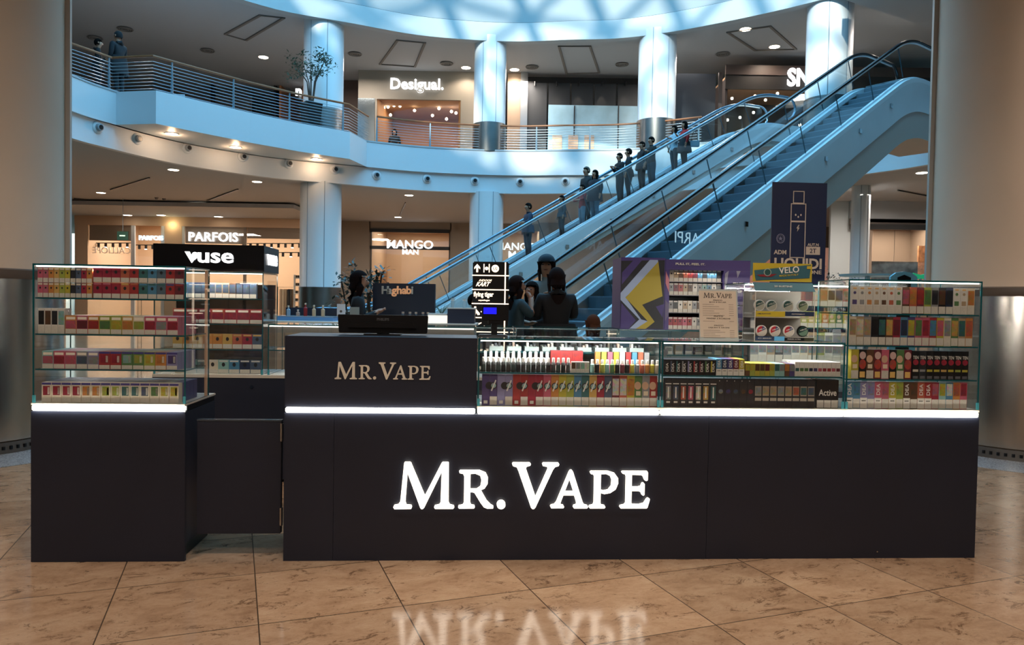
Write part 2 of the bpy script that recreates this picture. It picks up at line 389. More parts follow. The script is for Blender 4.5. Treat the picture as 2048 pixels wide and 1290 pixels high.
# big dark pillars beside the stand
PB = mat('pillar_beige', '#dcc8b3', .55, noise=.06, scale=1.2)
PBS = mat('pillar_steel', '#d6ccc2', .22, metal=1, noise=.05, scale=1)
for (x, y, lab, sg) in ((-4.56, 6.1, 'beige pillar with steel foot at the left edge of the view', 1), (4.62, 6.68, 'beige pillar with steel foot at the right edge of the view', -1)):
    mb = MB().lathe([(.77, 1.42), (.77, 5.7)], (x, y, 0), 64); o = mb.build('pillar', PB, smooth=True); tag(o, lab, 'pillar')
    MB().lathe([(.75, .09), (.76, .1), (.76, 1.36)], (x, y, 0), 64).build('steel_cladding', PBS, o, smooth=True)
    MB().lathe([(.78, 1.36), (.785, 1.37), (.785, 1.43), (.77, 1.44)], (x, y, 0), 64).build('steel_collar', mat('collar_dark', '#5c4f46', .4), o, smooth=True)
    g = MB().lathe([(.765, 0), (.765, .09)], (x, y, 0), 64)
    g.build('vent_foot', mat('vent_foot', '#7a736c', .35, metal=.8), o, smooth=True)
    h = MB()
    for i in range(90):
        a = 2 * PI * i / 90; cx, cy = x + .766 * math.cos(a), y + .766 * math.sin(a); h.cyl((cx, cy, .035), .013, .026, 6)
    h.build('vent_holes', BLACK2, o)
    # flat corner strip on the side towards the atrium
    a = math.atan2(-y, -x) + sg * 1.32
    st = MB().box(-.05, .05, -.03, .03, 1.44, 5.7); so = st.build('corner_strip', mat('strip_grey', '#a9a49c', .5), o, loc=(x + .775 * math.cos(a), y + .775 * math.sin(a), 0), rotz=a + PI / 2)
    t = MB().lathe([(1.25, 0), (1.25, .004)], (x, y, 0), 64); t.lathe([(.76, .002), (.76, .0045)], (x, y, 0), 12)
    struct('floor_terrazzo', t, TERR, 'grey terrazzo ring around the pillar foot')
# beam at the upper right
p = [WZ(1690, 0, 11.0), WZ(1872, 60, 11.0)]
struct('ceiling_beam', MB().prism([(p[0].x, p[0].y), (p[1].x, p[1].y), (22, 24), (20, 12), (p[0].x + .5, 17)], 11.0, 11.5), CEILM, 'plain soffit above the escalator heads')

# ------------------------------------------------------------ ceiling fittings
DL = mat('downlight_lens', (1, .86, .68), em=14); DLR = mat('downlight_ring', '#d8d2c8', .4)
def downlight(px, py, z, lab, r=.17, e=0):
    c = WZ(px, py, z); t = thing('downlight', lab, 'downlight', (c.x, c.y, z), 0, 'round recessed downlights')
    MB().lathe([(r + .03, -.015), (r + .035, .01)], (0, 0, 0), 20).build('trim_ring', DLR, t, smooth=True)
    MB().cyl((0, 0, -.02), r, .012, 20).build('lens', DL, t)
    if e: lamp('downlight_lamp', (c.x, c.y, z - .05), e * 2, WARM2, .12, spot=2.5)
DLS = [(347, 339, ZB2, 'in the ground floor ceiling above the left shop, nearer the edge', 1), (202, 385, ZB2, 'in the ground floor ceiling closest to the left pillar', 1), (399, 407, ZB2, 'at the end of a dark slot above the black illuminated sign', 1),
       (818, 390, ZB2, 'over the clothing shop, nearer the white fascia', 1), (796, 434, ZB2, 'over the clothing shop, at the end of a dark slot', 1), (514, 363, ZB2, 'unlit looking, left of the large column', 0), (635, 404, ZB2, 'close to the head of the large column', 0),
       (343, 267, ZB1 - .003, 'leftmost under the projecting balcony', 0), (471, 294, ZB1 - .003, 'middle one under the projecting balcony', 0), (633, 318, ZB1 - .003, 'rightmost under the projecting balcony', 0),
       (527, 114, ZR + .2, 'in the upper ceiling left of the potted tree column', 1), (932, 135, ZR + .2, 'in the upper ceiling just left of the middle column', 1), (1029, 139, ZR + .2, 'in the upper ceiling just right of the middle column', 1),
       (1491, 58, ZR + .2, 'in the upper ceiling recess at right, upper one', 1), (1549, 93, ZR + .2, 'in the upper ceiling recess at right, lower one', 1), (1844, 345, ZB2, 'in the low ceiling beside the right pillar', 1),
       (255, 430, 5.3, 'small one before the lit accessories shop, leftmost', 0), (322, 430, 5.3, 'small one before the lit accessories shop, second', 0), (350, 443, 5.3, 'small one beside the shop pier', 0), (437, 433, 5.3, 'small one above the white shop letters', 0)]
for px, py, z, lab, e in DLS: downlight(px, py, z + (.018 if z > 5.5 and z < 6 else 0), 'round downlight ' + lab, .2 if z > 11 else .17 if z > 5.4 else .2, (120 if z > 11 else 70) * e)
VG = mat('vent_grey', '#5c5a58', .5)
for i, (px, py) in enumerate([(250, 57), (190, 75), (415, 100), (710, 107), (893, 126), (1064, 133), (1244, 128), (1446, 107)]):
    c = WZ(px, py, ZR + .2); t = thing('ceiling_vent', 'dark round air vent, %s from left in the upper gallery ceiling' % ('leftmost' if i == 1 else ORD[[1, 0, 2, 3, 4, 5, 6, 7][i]]), 'vent', (c.x, c.y, ZR + .2), 0, 'round air vents in the upper ceiling')
    MB().lathe([(.3, -.03), (.27, .002)], n=24).build('diffuser', VG, t, smooth=True)
    r = MB()
    for k in (.12, .2, .275): r.tube([(k * math.cos(a * PI / 12), k * math.sin(a * PI / 12), -.04) for a in range(24)], .012, 6, closed=True)
    r.build('ring', mat('vent_light', '#8c8984', .5), t)
# shallow recesses in the upper ceiling
for i, pts in enumerate([[(760, 128), (830, 133), (850, 85), (795, 80)], [(1118, 92), (1180, 92), (1198, 145), (1133, 147)], [(1455, 64), (1510, 100), (1592, 98), (1540, 52)], [(450, 68), (492, 80), (568, 35), (520, 30)]]):
    P = [WZ(x, y, ZR + .19) for x, y in pts]; mb = MB()
    mb.tube([(v.x, v.y, ZR + .2) for v in P], .07, 4, closed=True)
    struct('trim_%d' % (7 + i), mb, mat('recess_edge', '#6f6a64', .7), 'shallow ceiling recess edge')
# dark slots in the ground floor ceiling
for i, (a, b) in enumerate([((221, 379), (299, 355)), ((414, 401), (476, 378)), ((800, 430), (811, 405)), ((1796, 380), (1858, 392))]):
    A, B = WZ(*a, ZB2), WZ(*b, ZB2); t = MB().tube([(A.x, A.y, ZB2 - .012), (B.x, B.y, ZB2 - .012)], .028, 4).build('air_slot', BLACK2)
    tag(t, ['narrow dark ceiling slot nearest the left pillar', 'narrow dark ceiling slot ending at a downlight above the black sign', 'narrow dark ceiling slot over the clothing shop', 'narrow dark ceiling slot beside the right pillar'][i], 'vent', 'dark ceiling slots')
for i, (px, py) in enumerate([(200, 75 + 0), (505, 363), (313, 396), (328, 398), (527, 417)]):
    if i in (0, 1): continue
    c = WZ(px, py, ZB2); tag(MB().lathe([(.05, -.06), (.08, 0), (.08, .02)], n=12).build('smoke_detector', VG, loc=(c.x, c.y, ZB2)), 'tiny grey ceiling detector, %s from left on the low ceiling' % ORD[i - 2], 'detector', 'ceiling detectors')
# eyeball spotlights in the lower tier
for i, (px, py) in enumerate([(195, 255), (286, 279), (381, 297), (475, 313), (570, 327), (666, 339), (760, 351), (853, 358), (945, 362), (1035, 364), (1122, 363)]):
    # point on the tier: find the edge path point in this direction
    r = ray(px, py); best = min(EP, key=lambda p: abs(math.atan2(p[0], p[1]) - math.atan2(r.x, r.y)) + (0 if p[1] > 18 else 9))
    q = off(best, .12); z = CH + (r.z / math.hypot(r.x, r.y)) * math.hypot(*q)
    an = math.atan2(CEN.y - q[1], CEN.x - q[0])
    t = thing('eyeball_spotlight', 'round eyeball spotlight, %s from left on the white fascia band' % ordn(i), 'spotlight', (q[0], q[1], z), an + PI / 2, 'eyeball spotlights in the fascia')
    MB().lathe([(.18, .0), (.17, -.03), (.13, -.05)], n=24, axis='y').build('mounting_ring', FAS, t, smooth=True)
    MB().lathe([(.11, -.04), (.1, -.14), (.06, -.15)], n=20, axis='y').build('lamp_barrel', mat('barrel', '#8d9397', .4), t, smooth=True)
    MB().cyl((0, -.155, 0), .07, .01, 16, axis='y').build('lamp_mouth', BLACK2, t)
# warm glow on the lower tier under the balcony
for px, py in ((343, 275), (471, 300), (633, 325)):
    c = WZ(px, py, ZB1 - .1); lamp('balcony_lamp', (c.x, c.y, ZB1 - .12), 25, WARM, .08)

# ------------------------------------------------------------ balustrades
RODM = mat('rail_steel', '#9fb0ba', .35, metal=.6); WOOD = mat('rail_wood', '#8c5632', .4, noise=.15, scale=5); POSTM = mat('post_steel', '#7f929e', .4, metal=.3)
def balustrade(path, lab, hgt=1.02, step=2.1, ends=True):
    t = thing('balustrade', lab, 'railing', (path[0][0], path[0][1], HS))
    L0 = Vector((path[0][0], path[0][1], 0)); P = [Vector((x, y, 0)) - L0 for x, y in path]
    MB().tube([(p.x, p.y, hgt) for p in P], .035, 8).build('handrail', WOOD, t, smooth=True)
    for k in range(9):
        MB().tube([(p.x, p.y, .08 + k * .098) for p in P], .0105, 6).build('rail', RODM, t)
    acc = 0; tgt = 0.0
    for i in range(len(P) - 1):
        a, b = P[i], P[i + 1]; l = (b - a).length
        while tgt <= acc + l + 1e-6:
            q = a + (b - a) * ((tgt - acc) / max(l, 1e-6)); n = Vector((-(b - a).y, (b - a).x, 0)).normalized()
            MB().tube([(q.x, q.y, 0), (q.x, q.y, hgt - .03)], .03, 4, rr=[(.05, .02), (.03, .015)]).build('post', POSTM, t)
            tgt += step
        acc += l
    return t
vi = [i for i, p in enumerate(EP)]
mainp = [off(p, .12) for p in EP if p[1] > 20.5]
start = min(range(len(mainp)), key=lambda i: abs(mainp[i][0] + 5.4) + abs(mainp[i][1] - 27.3) * .1)
mainp = mainp[start:]
mainp = [p for p in mainp if p[0] < 8.9 or p[1] > 25.6]
cut = [p for p in mainp if p[0] < 7.2]
balustrade(cut, 'long curved steel balustrade with wooden handrail across the back of the gallery')
balustrade([off(p, .12) for p in BALC], 'steel balustrade with wooden handrail on the projecting left balcony', step=2.0)
# ================================================================ ESCALATORS
RUN = HS / math.tan(math.radians(30))
DECK = mat('deck_steel', '#d6dee2', .4, metal=.0); CLAD = mat('cladding_steel', '#c9d0d3', .4, metal=.0, noise=.08, scale=.7)
TRUSS = mat('truss_panel', '#b8aea3', .5); STEPM = mat('step_grey', '#7d8d98', .45, metal=.1); RISER = mat('step_riser', '#5a6872', .5)
HRB = mat('handrail_black', '#0b0e12', .2); HR_SHEEN = mat('handrail_sheen', '#7d9aae', .22, metal=.5); EGL = glass_mat('balustrade_glass', (.91, .955, .965), .035); JOINT = mat('glass_joint', '#3a5560', .3)  # farther handrail: reflected sheen on dark rubber painted as light grey
def epath(x0, x1, dz, R=1.2):
    """floor profile of the escalator shifted up by dz, with rounded knees"""
    pts = []
    def prof(x):
        z = max(0, min(HS, x * math.tan(PI / 6)))
        for c, sg in ((0, 1), (RUN, -1)):
            u = (x - c)
            if abs(u) < .7: # parabola knee
                k = (u + .7) / 1.4; z0 = (0 if sg > 0 else HS - .7 * math.tan(PI / 6)); z = z0 + (math.tan(PI / 6) * 1.4 * (k * k / 2) if sg > 0 else math.tan(PI / 6) * 1.4 * (k - k * k / 2))
        return z
    xs = [x0] + [x for x in [-.7 + .14 * i for i in range(11)] if x > x0] + [RUN * i / 10 for i in range(1, 10)] + [RUN - .7 + .14 * i for i in range(11)] + [x1]
    return [(x, prof(x) + dz) for x in xs]
def ribbon(mb, P0, P1, y0, y1, mi=0):
    n = len(P0); vs = [(x, y, z) for P, y in ((P0, y0), (P0, y1), (P1, y1), (P1, y0)) for x, z in P]; fs = []
    for i in range(n - 1):
        for k in range(4):
            a, b = k * n, ((k + 1) % 4) * n; fs.append((a + i, a + i + 1, b + i + 1, b + i))
    fs += [(0, n, 2 * n, 3 * n), (n - 1, 4 * n - 1, 3 * n - 1, 2 * n - 1)]
    mb.add(vs, fs, mi)
def escalator(near_top, az, lab, dark, f0=1.5, f1=2.4, lights=True, deep=.75, tr=.75):
    ca, sa = math.cos(az), math.sin(az)
    bx, by = near_top[0] - RUN * ca - sa * .65, near_top[1] - RUN * sa + ca * .65
    t = thing('escalator', lab, 'escalator', (bx, by, 0), az)
    step = MB().box(0, .4, -.5, .5, -.02, 0, 0).box(0, .03, -.5, .5, -.23, -.02, 1); sm = step.mesh('step', [STEPM, RISER])
    dz = .4 * math.tan(PI / 6)
    for k in range(int(RUN / .4) + 1):
        link('step', sm, t, (k * .4 + .1, 0, min(HS, k * dz) + .0))
    MB().box(-f0 - .2, -.12, -.5, .5, -.02 + .03, .035).build('comb_plate', CHROME, t)
    MB().box(RUN + .1, RUN + f1, -.5, .5, HS - .02, HS + .02).build('comb_plate', CHROME, t)
    for sg in (-1, 1):
        y = sg * .65; side = 'near' if sg < 0 else 'far'
        A = epath(-f0, RUN + f1, .03); B = epath(-f0, RUN + f1, -.08)
        mb = MB(); ribbon(mb, A, B, y - .13, y + .13); ribbon(mb, epath(-f0, RUN + f1, .08), A, y - .03, y + .03); mb.build('deck', DECK, t)
        g = MB(); ribbon(g, epath(-f0 + .25, RUN + f1 - .7, .92), epath(-f0 + .25, RUN + f1 - .7, .08), y - .006, y + .006); gp = g.build('glass_panel', EGL, t)
        for k in range(9):
            x = .6 + k * 1.45; z = x * math.tan(PI / 6); MB().tube([(x, y, z + .09), (x - .3, y, z + .78)], .012, 4).build('glass_joint', JOINT, gp)
        H = epath(-f0 + .3, RUN + f1 - .8, 1.0)
        e0, e1 = H[0], H[-1]
        loop0 = [(e0[0] - .36 * math.sin(a), e0[1] - .36 + .36 * math.cos(a)) for a in [PI - PI * i / 10 for i in range(10)]]
        loop1 = [(e1[0] + .36 * math.sin(a), e1[1] - .36 + .36 * math.cos(a)) for a in [PI * i / 10 for i in range(1, 11)]]
        full = loop0 + H + loop1
        MB().tube([(x, y, z) for x, z in full], .04, 8, rr=[(.045, .035)] * len(full)).build('handrail', HRB if dark else HR_SHEEN, t, smooth=True)
        # steel profile just under the rubber
        lo = [(x, z - .055) for x, z in H]
        MB().tube([(x, y, z) for x, z in lo], .02, 4, rr=[(.03, .02)] * len(lo)).build('handrail_profile', DECK, t)
        cl = MB(); ribbon(cl, B, [(x, max(-.09, z - deep)) for x, z in B], y + sg * .13, y + sg * .1); cp = cl.build('cladding', CLAD, t)
        if lights:
            for k in range(8):
                x = 1.2 + k * 1.45; z = x * math.tan(PI / 6) - .33
                MB().box(x - .05, x + .05, y + sg * .128, y + sg * .16, z - .04, z + .06).build('side_lamp', CHROME, cp)
    u = [(x, max(.0, z - deep)) for x, z in epath(-f0, RUN + f1, 0)]; v = [(x, max(-.01, z - deep - tr)) for x, z in epath(-f0, RUN + f1, 0)]
    mb = MB(); ribbon(mb, u, v, -.74, .74); mb.build('truss_cover', TRUSS, t)
    return t, lambda s, off=0: (bx + s * ca - off * sa, by + s * sa + off * ca)
EB, EBp = escalator((10.05, 19.18), .654, 'empty escalator with black handrails rising steeply to the right', True, f0=1.2, f1=2.6)
EA, EAp = escalator((7.88, 24.3), .400, 'farther escalator with sheen-painted handrails carrying people down', False, f1=2.0, deep=.45, tr=.25)
# reflection of a shop name, modelled as glowing mirrored letters on the near glass
def on_glass(px, py, off_):
    lo, hi = 0.0, RUN
    for _ in range(40):
        m_ = (lo + hi) / 2; x, y = EBp(m_, off_)
        if 1024 + F * x / y < px: lo = m_
        else: hi = m_
    r = ray(px, py); x, y = EBp(m_, off_); return m_, CH + r.z / math.hypot(r.x, r.y) * math.hypot(x, y)
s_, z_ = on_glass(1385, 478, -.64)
o = text('ICARPI', .27, mat('reflected_letters', '#b9d8e6', .4, em=.6), EB, name='reflection_lettering', ext=.001, mirror=True); o.location = (s_ - .05, -.645, z_ - .1); o.scale = (-1.35, 1, 1.15)

# ================================================================ SHOPS
def rel(o, parent):
    o.location = -Vector(parent.location) + Vector(o.location); return o
def slab(name, x0, y0, x1, y1, Y, m, parent, th=.1, dy=0, color=None):
    """upright panel seen between picture corners (x0,y0)-(x1,y1), standing at depth Y"""
    a = WY(x0, y1, Y); b = WY(x1, y0, Y)
    o = MB().box(a.x, b.x, Y + dy, Y + dy + th, a.z, b.z).build(name, m, parent, color=color)
    if parent: rel(o, parent)
    return o
def sign(s, px, py, wpx, Y, m, parent, name='lettering', bold=.0, sp=1.0, sx=1.0, mirror=False, dy=-.06):
    c = WY(px, py, Y); o = text(s, 1.0, m, parent, name=name, ext=.04, bold=bold, sp=sp, sx=sx)
    w_ = o.dimensions.x if o.dimensions.x > 0 else 1
    xs = [v.co.x for v in o.data.vertices]; zs = [v.co.z for v in o.data.vertices]; w_ = max(xs) - min(xs)
    k = wpx / F * Y / w_; o.scale = (-k if mirror else k, 1, k); o.location = (c.x, Y + dy, c.z - k * (max(zs) + min(zs)) / 2)
    if parent: rel(o, parent)
    return o
PEACH = mat('shop_wall_peach', '#cdb296', .7); GREIGE = mat('shop_front_greige', '#8e8478', .7); DBROWN = mat('shop_dark_brown', '#2a2322', .6); DGREY = mat('shop_dark_panel', '#2e3134', .5)
SIGN = mat('sign_white', (.96, .98, 1), em=1.6); SIGNC = mat('sign_cool', (.6, .85, 1), em=1.5); BFR = mat('black_frame', '#15110f', .4)
SHOPGL = glass_mat('shop_glass', (.95, .97, .97), .05)
def shop(name, lab, x0, x1, ytop, ybot, Y, wallm, zf, inner_m=PEACH, depth=5, energy=300, col=WARM2, glass=True, zbase=0):
    a = WY(x0, ybot, Y); b = WY(x1, ytop, Y); cx = (a.x + b.x) / 2
    t = thing(name, lab, 'shop', (cx, Y, zbase))
    w_ = b.x - a.x; zt = b.z
    L = lambda mb, n, m: rel(mb.build(n, m, t), t)
    L(MB().box(a.x - .12, b.x + .12, Y + depth, Y + depth + .1, zbase, zt + .6), 'back_wall', inner_m)
    L(MB().box(a.x - .12, a.x - .02, Y + .05, Y + depth, zbase, zt + .3), 'side_wall', inner_m); L(MB().box(b.x + .02, b.x + .12, Y + .05, Y + depth, zbase, zt + .3), 'side_wall', inner_m)
    L(MB().box(a.x - .1, b.x + .1, Y + .05, Y + depth, zt + .3, zt + .4), 'shop_ceiling', mat('shop_ceiling', '#a58465', .8))
    L(MB().box(a.x, b.x, Y + .05, Y + depth, zbase + .001, zbase + .012), 'shop_floor', mat('shop_floor', '#a08a74', .4))
    if glass: L(MB().box(a.x, b.x, Y + .02, Y + .035, zbase + .02, zt), 'window_glass', SHOPGL)
    lamp('shop_lamp', (cx, Y + depth * .45, zt + .22), energy, col, size=w_ * .8, sy=depth * .6)
    return t, a, b
def wallseg(n, x0, x1, Y, z0, z1, m, lab=None):
    a = WY(x0, 500, Y).x; b = WY(x1, 500, Y).x
    return struct(n, MB().box(a, b, Y, Y + .15, z0, z1), m, lab)
# ---- ground floor
Y1, Y2 = 38.0, 41.0
t, a, b = shop('accessories_shop', 'brightly lit accessories shop with two white signs behind the left display case', 160, 606, 447, 640, Y1, None, 0, energy=1000, depth=6)
slab('header_panel', 150, 437, 606, 449, Y1, PEACH, t, dy=-.05)
for x0, x1, m in ((262, 270, WHITEP), (322, 329, WHITEP), (329, 364, PEACH), (364, 369, WHITEP), (486, 493, GREIGE), (150, 176, PEACH)): slab('pier' if x1 - x0 > 20 else 'mullion', x0, 447, x1, 640, Y1, m, t, dy=-.03)
slab('transom_wall', 369, 447, 486, 486, Y1, mat('transom', '#a58f7d', .6), t, dy=.1); slab('transom_wall', 493, 447, 606, 476, Y1, mat('transom', '#a58f7d', .6), t, dy=.1)
slab('transom_wall', 176, 447, 262, 480, Y1, mat('transom', '#a58f7d', .6), t, dy=.1)
sign('PARFOIS', 427, 474, 98, Y1, SIGN, t, bold=.012, sp=1.05); sign('PARFOIS', 303, 476, 48, Y1, SIGNC, t, bold=.015)
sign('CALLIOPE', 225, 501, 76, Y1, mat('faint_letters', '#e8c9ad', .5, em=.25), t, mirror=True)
lamp('pier_lamp', (WY(346, 450, Y1).x, Y1 - .3, 4.9), 11, (1, .78, .4), .05)
for i, (x0, x1, yy) in enumerate([(190, 262, 486), (272, 312, 490), (480, 606, 487), (558, 606, 505)]):
    A, B = WY(x0, yy, Y1 + 1.5), WY(x1, yy, Y1 + 1.5); tr = thing('track_light', 'black ceiling track with small spots, %s from left in the accessories shop' % ORD[i], 'lamp', (A.x, Y1 + 1.5, A.z), 0, 'black spot tracks')
    rel(MB().tube([A, B], .03, 4).build('track', BLACK2, tr), tr)
    n = max(3, int((x1 - x0) / 14))
    for k in range(n):
        p = A + (B - A) * ((k + .5) / n); rel(MB().cyl((p.x, p.y, p.z - .22), .07, .2, 8).build('spot', BLACK2, tr), tr)
        if k % 3 == 1: rel(MB().cyl((p.x, p.y - .02, p.z - .24), .06, .03, 8).build('spot_lens', DL, tr), tr)
e = thing('exit_sign', 'small dark green exit sign hanging before the accessories shop', 'sign', WY(246, 471, 33))
rel(slab('panel', 234, 463, 256, 480, 33, mat('exit_green', '#1f4a3c', .5), e, th=.06), e) if False else slab('panel', 234, 463, 256, 480, 33, mat('exit_green', '#1f4a3c', .5), e, th=.06)
p = WY(245, 471, 33); rel(MB().box(p.x - .12, p.x + .12, 32.97, 33, p.z - .04, p.z + .02).build('arrow', mat('exit_white', '#c9e6d6', .5, em=.6), e), e)
rel(MB().tube([(p.x, 33.03, p.z + .2), (p.x, 33.03, ZB2 + .02)], .012, 4).build('hanging_rod', POSTM, e), e)
# clothes display inside the shop
t = thing('clothes_rack', 'rack of pale and dark coats in the lit shop, left of the large column', 'rack', WY(572, 600, Y1 + 1) - Vector((0, 0, WY(572, 600, Y1 + 1).z)))
for k, (x, c) in enumerate([(563, '#c8b095'), (568, '#d6c3a8'), (573, '#b59c80'), (579, '#2e2a2a'), (584, '#4a4038')]):
    p = WY(x, 572, Y1 + 1); rel(MB().box(p.x - .055, p.x + .055, Y1 + .8, Y1 + 1.2, .35, 1.75).build('coat', FLAT, t, bevel=.03, color=c), t)
p0, p1 = WY(556, 568, Y1 + 1), WY(590, 568, Y1 + 1); rel(MB().tube([(p0.x, Y1 + 1, .013), (p0.x, Y1 + 1, 1.85), (p1.x, Y1 + 1, 1.85), (p1.x, Y1 + 1, .013)], .02, 6).build('frame', CHROME, t), t)
t = thing('ladder_shelf', 'white ladder shelf with dark shoes beside the large column', 'shelf', (WY(597, 600, Y1).x, Y1 + .6, 0))
p0, p1 = WY(588, 600, Y1 + .6).x, WY(604, 600, Y1 + .6).x
rel(MB().box(p0, p0 + .05, Y1 + .5, Y1 + .7, .013, 2.5).box(p1 - .05, p1, Y1 + .5, Y1 + .7, .013, 2.5).build('upright', WHITEP, t), t)
for k in range(6):
    z = .3 + k * .4; rel(MB().box(p0 + .04, p1 - .04, Y1 + .5, Y1 + .7, z, z + .04).build('shelf', WHITEP, t), t)
    rel(MB().box(p0 + .1, p0 + .18, Y1 + .52, Y1 + .66, z + .041, z + .17).box(p1 - .2, p1 - .12, Y1 + .52, Y1 + .66, z + .041, z + .17).build('shoes', BLACK2, t), t)
# ground floor walls and the menswear shops
wallseg('wall_1', 606, 740, Y2, 0, ZB2 + .05, GREIGE); wallseg('wall_2', 900, 1000, Y2, 0, ZB2 + .05, GREIGE)
zm = WY(820, 462, Y2).z
a_, b_ = WY(738, 500, Y2).x, WY(902, 500, Y2).x
struct('wall_4', MB().box(a_, b_, Y2, Y2 + .15, zm, ZB2 + .05), GREIGE)
t, a, b = shop('menswear_shop', 'menswear shop window in a black frame with white letters, beside the navy board', 741, 899, 463, 640, Y2, None, 0, energy=170, depth=5)
for r in ((740, 461, 744, 640), (896, 461, 900, 640), (740, 460, 900, 464), (740, 494, 900, 498)): slab('frame', *r, Y2, BFR, t, dy=-.08)
slab('door_panel', 757, 543, 775, 640, Y2 + 2, mat('door_peach', '#b98f6c', .6), t)
sign('MANGO', 820, 489, 92, Y2 - .15, SIGN, t, bold=.014, sx=1.1); sign('MAN', 821, 504, 32, Y2 - .15, SIGN, t, bold=.02, sx=1.1)
z5 = WY(1040, 462, Y2).z
t, a, b = shop('menswear_shop', 'second window with white letters behind the middle column and escalator', 1000, 1078, 462, 640, Y2, None, 0, energy=110, depth=5)
a_, b_ = WY(1000, 500, Y2).x, WY(1078, 500, Y2).x; struct('wall_5', MB().box(a_, b_, Y2, Y2 + .15, z5, ZB2 + .05), GREIGE)
sign('MANGO', 1032, 493, 80, Y2 - .15, SIGN, t, bold=.014, sx=1.1); sign('MAN', 1040, 510, 46, Y2 - .15, SIGN, t, bold=.02, sx=1.1)
for i, (px, py, c) in enumerate([(798, 548, '#3a3230'), (826, 548, '#4a3c33')]):
    p = WY(px, py, Y2 + 1.2); m_ = thing('mannequin', 'shop dummy with pale head, %s in the menswear window' % ('left one' if i == 0 else 'right one'), 'mannequin', (p.x, p.y, .013), 0, 'dummies in the window')
    MB().sphere((0, 0, 1.72), (.09, .11, .13)).cyl((0, 0, 1.5), .05, .14, 10).build('head', mat('dummy_pale', '#e9d9c4', .5), m_, smooth=True)
    MB().lathe([(.14, .9), (.17, 1.1), (.2, 1.35), (.17, 1.48), (.06, 1.53)], n=14).build('torso', FLAT, m_, smooth=True, color=c)
    MB().lathe([(.13, 0), (.16, .5), (.15, .92)], n=12).build('legs', FLAT, m_, smooth=True, color='#2b2c33')
# shop glow behind the escalators and on the right
t, a, b = shop('fashion_shop', 'warm reddish shop seen under the escalators left of the navy sign', 1440, 1660, 490, 640, 40, None, 0, inner_m=mat('shop_rose', '#94695c', .7), energy=330, depth=5)
wallseg('wall_9', 1078, 1440, 40.2, 0, ZB2 + .05, mat('wall_grey', '#8f9092', .7)); wallseg('wall_6', 1438, 1700, 39.95, WY(1400, 491, 40).z, ZB2 + .05, GREIGE)
for i, (px, c) in enumerate([(1478, '#d9b7a8'), (1500, '#b0263a'), (1527, '#c9503f')]):
    p = WY(px, 560, 40.8); m_ = thing('clothing_dummy', '%s clothing dummy inside the reddish shop' % ['pale pink', 'dark red', 'coral', 'cream'][i], 'mannequin', (p.x, p.y, .013))
    MB().lathe([(.3, .3), (.26, .8), (.2, 1.2), (.25, 1.5), (.18, 1.65), (.07, 1.7)], n=14).build('dress', FLAT, m_, smooth=True, color=c)
    MB().sphere((0, 0, 1.83), (.1, .12, .14)).cyl((0, 0, 1.65), .05, .1, 8).build('head', mat('dummy_pale', '#e9d9c4', .5), m_, smooth=True)
    MB().cyl((0, 0, 0), .16, .02).cyl((0, 0, 0), .02, .32, 8).build('stand', CHROME, m_)
Y3 = 30.0
t, a, b = shop('corner_shop', 'greige shop window with a round wall wash at the right, beside the pillar', 1742, 1900, 458, 640, Y3, None, 0, inner_m=mat('shop_greige', '#8f7d6d', .7), energy=220, depth=3)
slab('header_panel', 1700, 440, 1900, 451, Y3, mat('dark_line', '#5b524b', .6), t); slab('frame', 1700, 451, 1900, 458, Y3, BFR, t, dy=-.05); slab('frame', 1855, 451, 1860, 640, Y3, BFR, t, dy=-.05)
slab('picture_panel', 1738, 524, 1836, 640, Y3 + 1, mat('grey_marble_print', '#5a5c5e', .4, noise=.9, scale=3), t, dy=-.03)
slab('poster', 1834, 492, 1853, 560, Y3 + 1, mat('orange_poster', '#c98a5f', .6, noise=.5, scale=6), t, dy=-.06)
slab('window_divider', 1788, 458, 1790, 524, Y3 + 2.8, DGREY, t, th=.03)
lamp('shop_lamp', (WY(1782, 470, Y3).x, Y3 + 2.4, WY(1782, 463, Y3).z), 60, (1, .9, .8), .06, spot=1.6)
wallseg('wall_7', 1660, 1700, Y3 + .3, 0, ZB2 + .05, mat('wall_pale', '#b0b6b6', .7))
wallseg('wall_8', 1700, 1960, Y3, WY(1780, 445, Y3).z, ZB2 + .05, CEILM)
# dark joint line where the shop ceiling meets the gallery ceiling
for i, pts in enumerate([[(148, 397), (300, 411), (450, 424), (606, 437)], [(684, 443), (820, 450), (941, 455)], [(1010, 457), (1150, 458)]]):
    P = [WZ(x, y, ZB2) for x, y in pts]; mb = MB().tube([(v.x, v.y, ZB2 - .0) for v in P], .07, 4); struct('trim_%d' % (20 + i), mb, mat('joint_dark', '#3a3632', .6), 'dark joint line in the ceiling')
# lower shop ceiling with the small downlights
a, b = WY(100, 440, 35).x, WY(606, 440, 35).x
struct('ceiling_shop', MB().box(a - 3, b, 33.5, 37.94, 5.32, 5.5), CEILM)

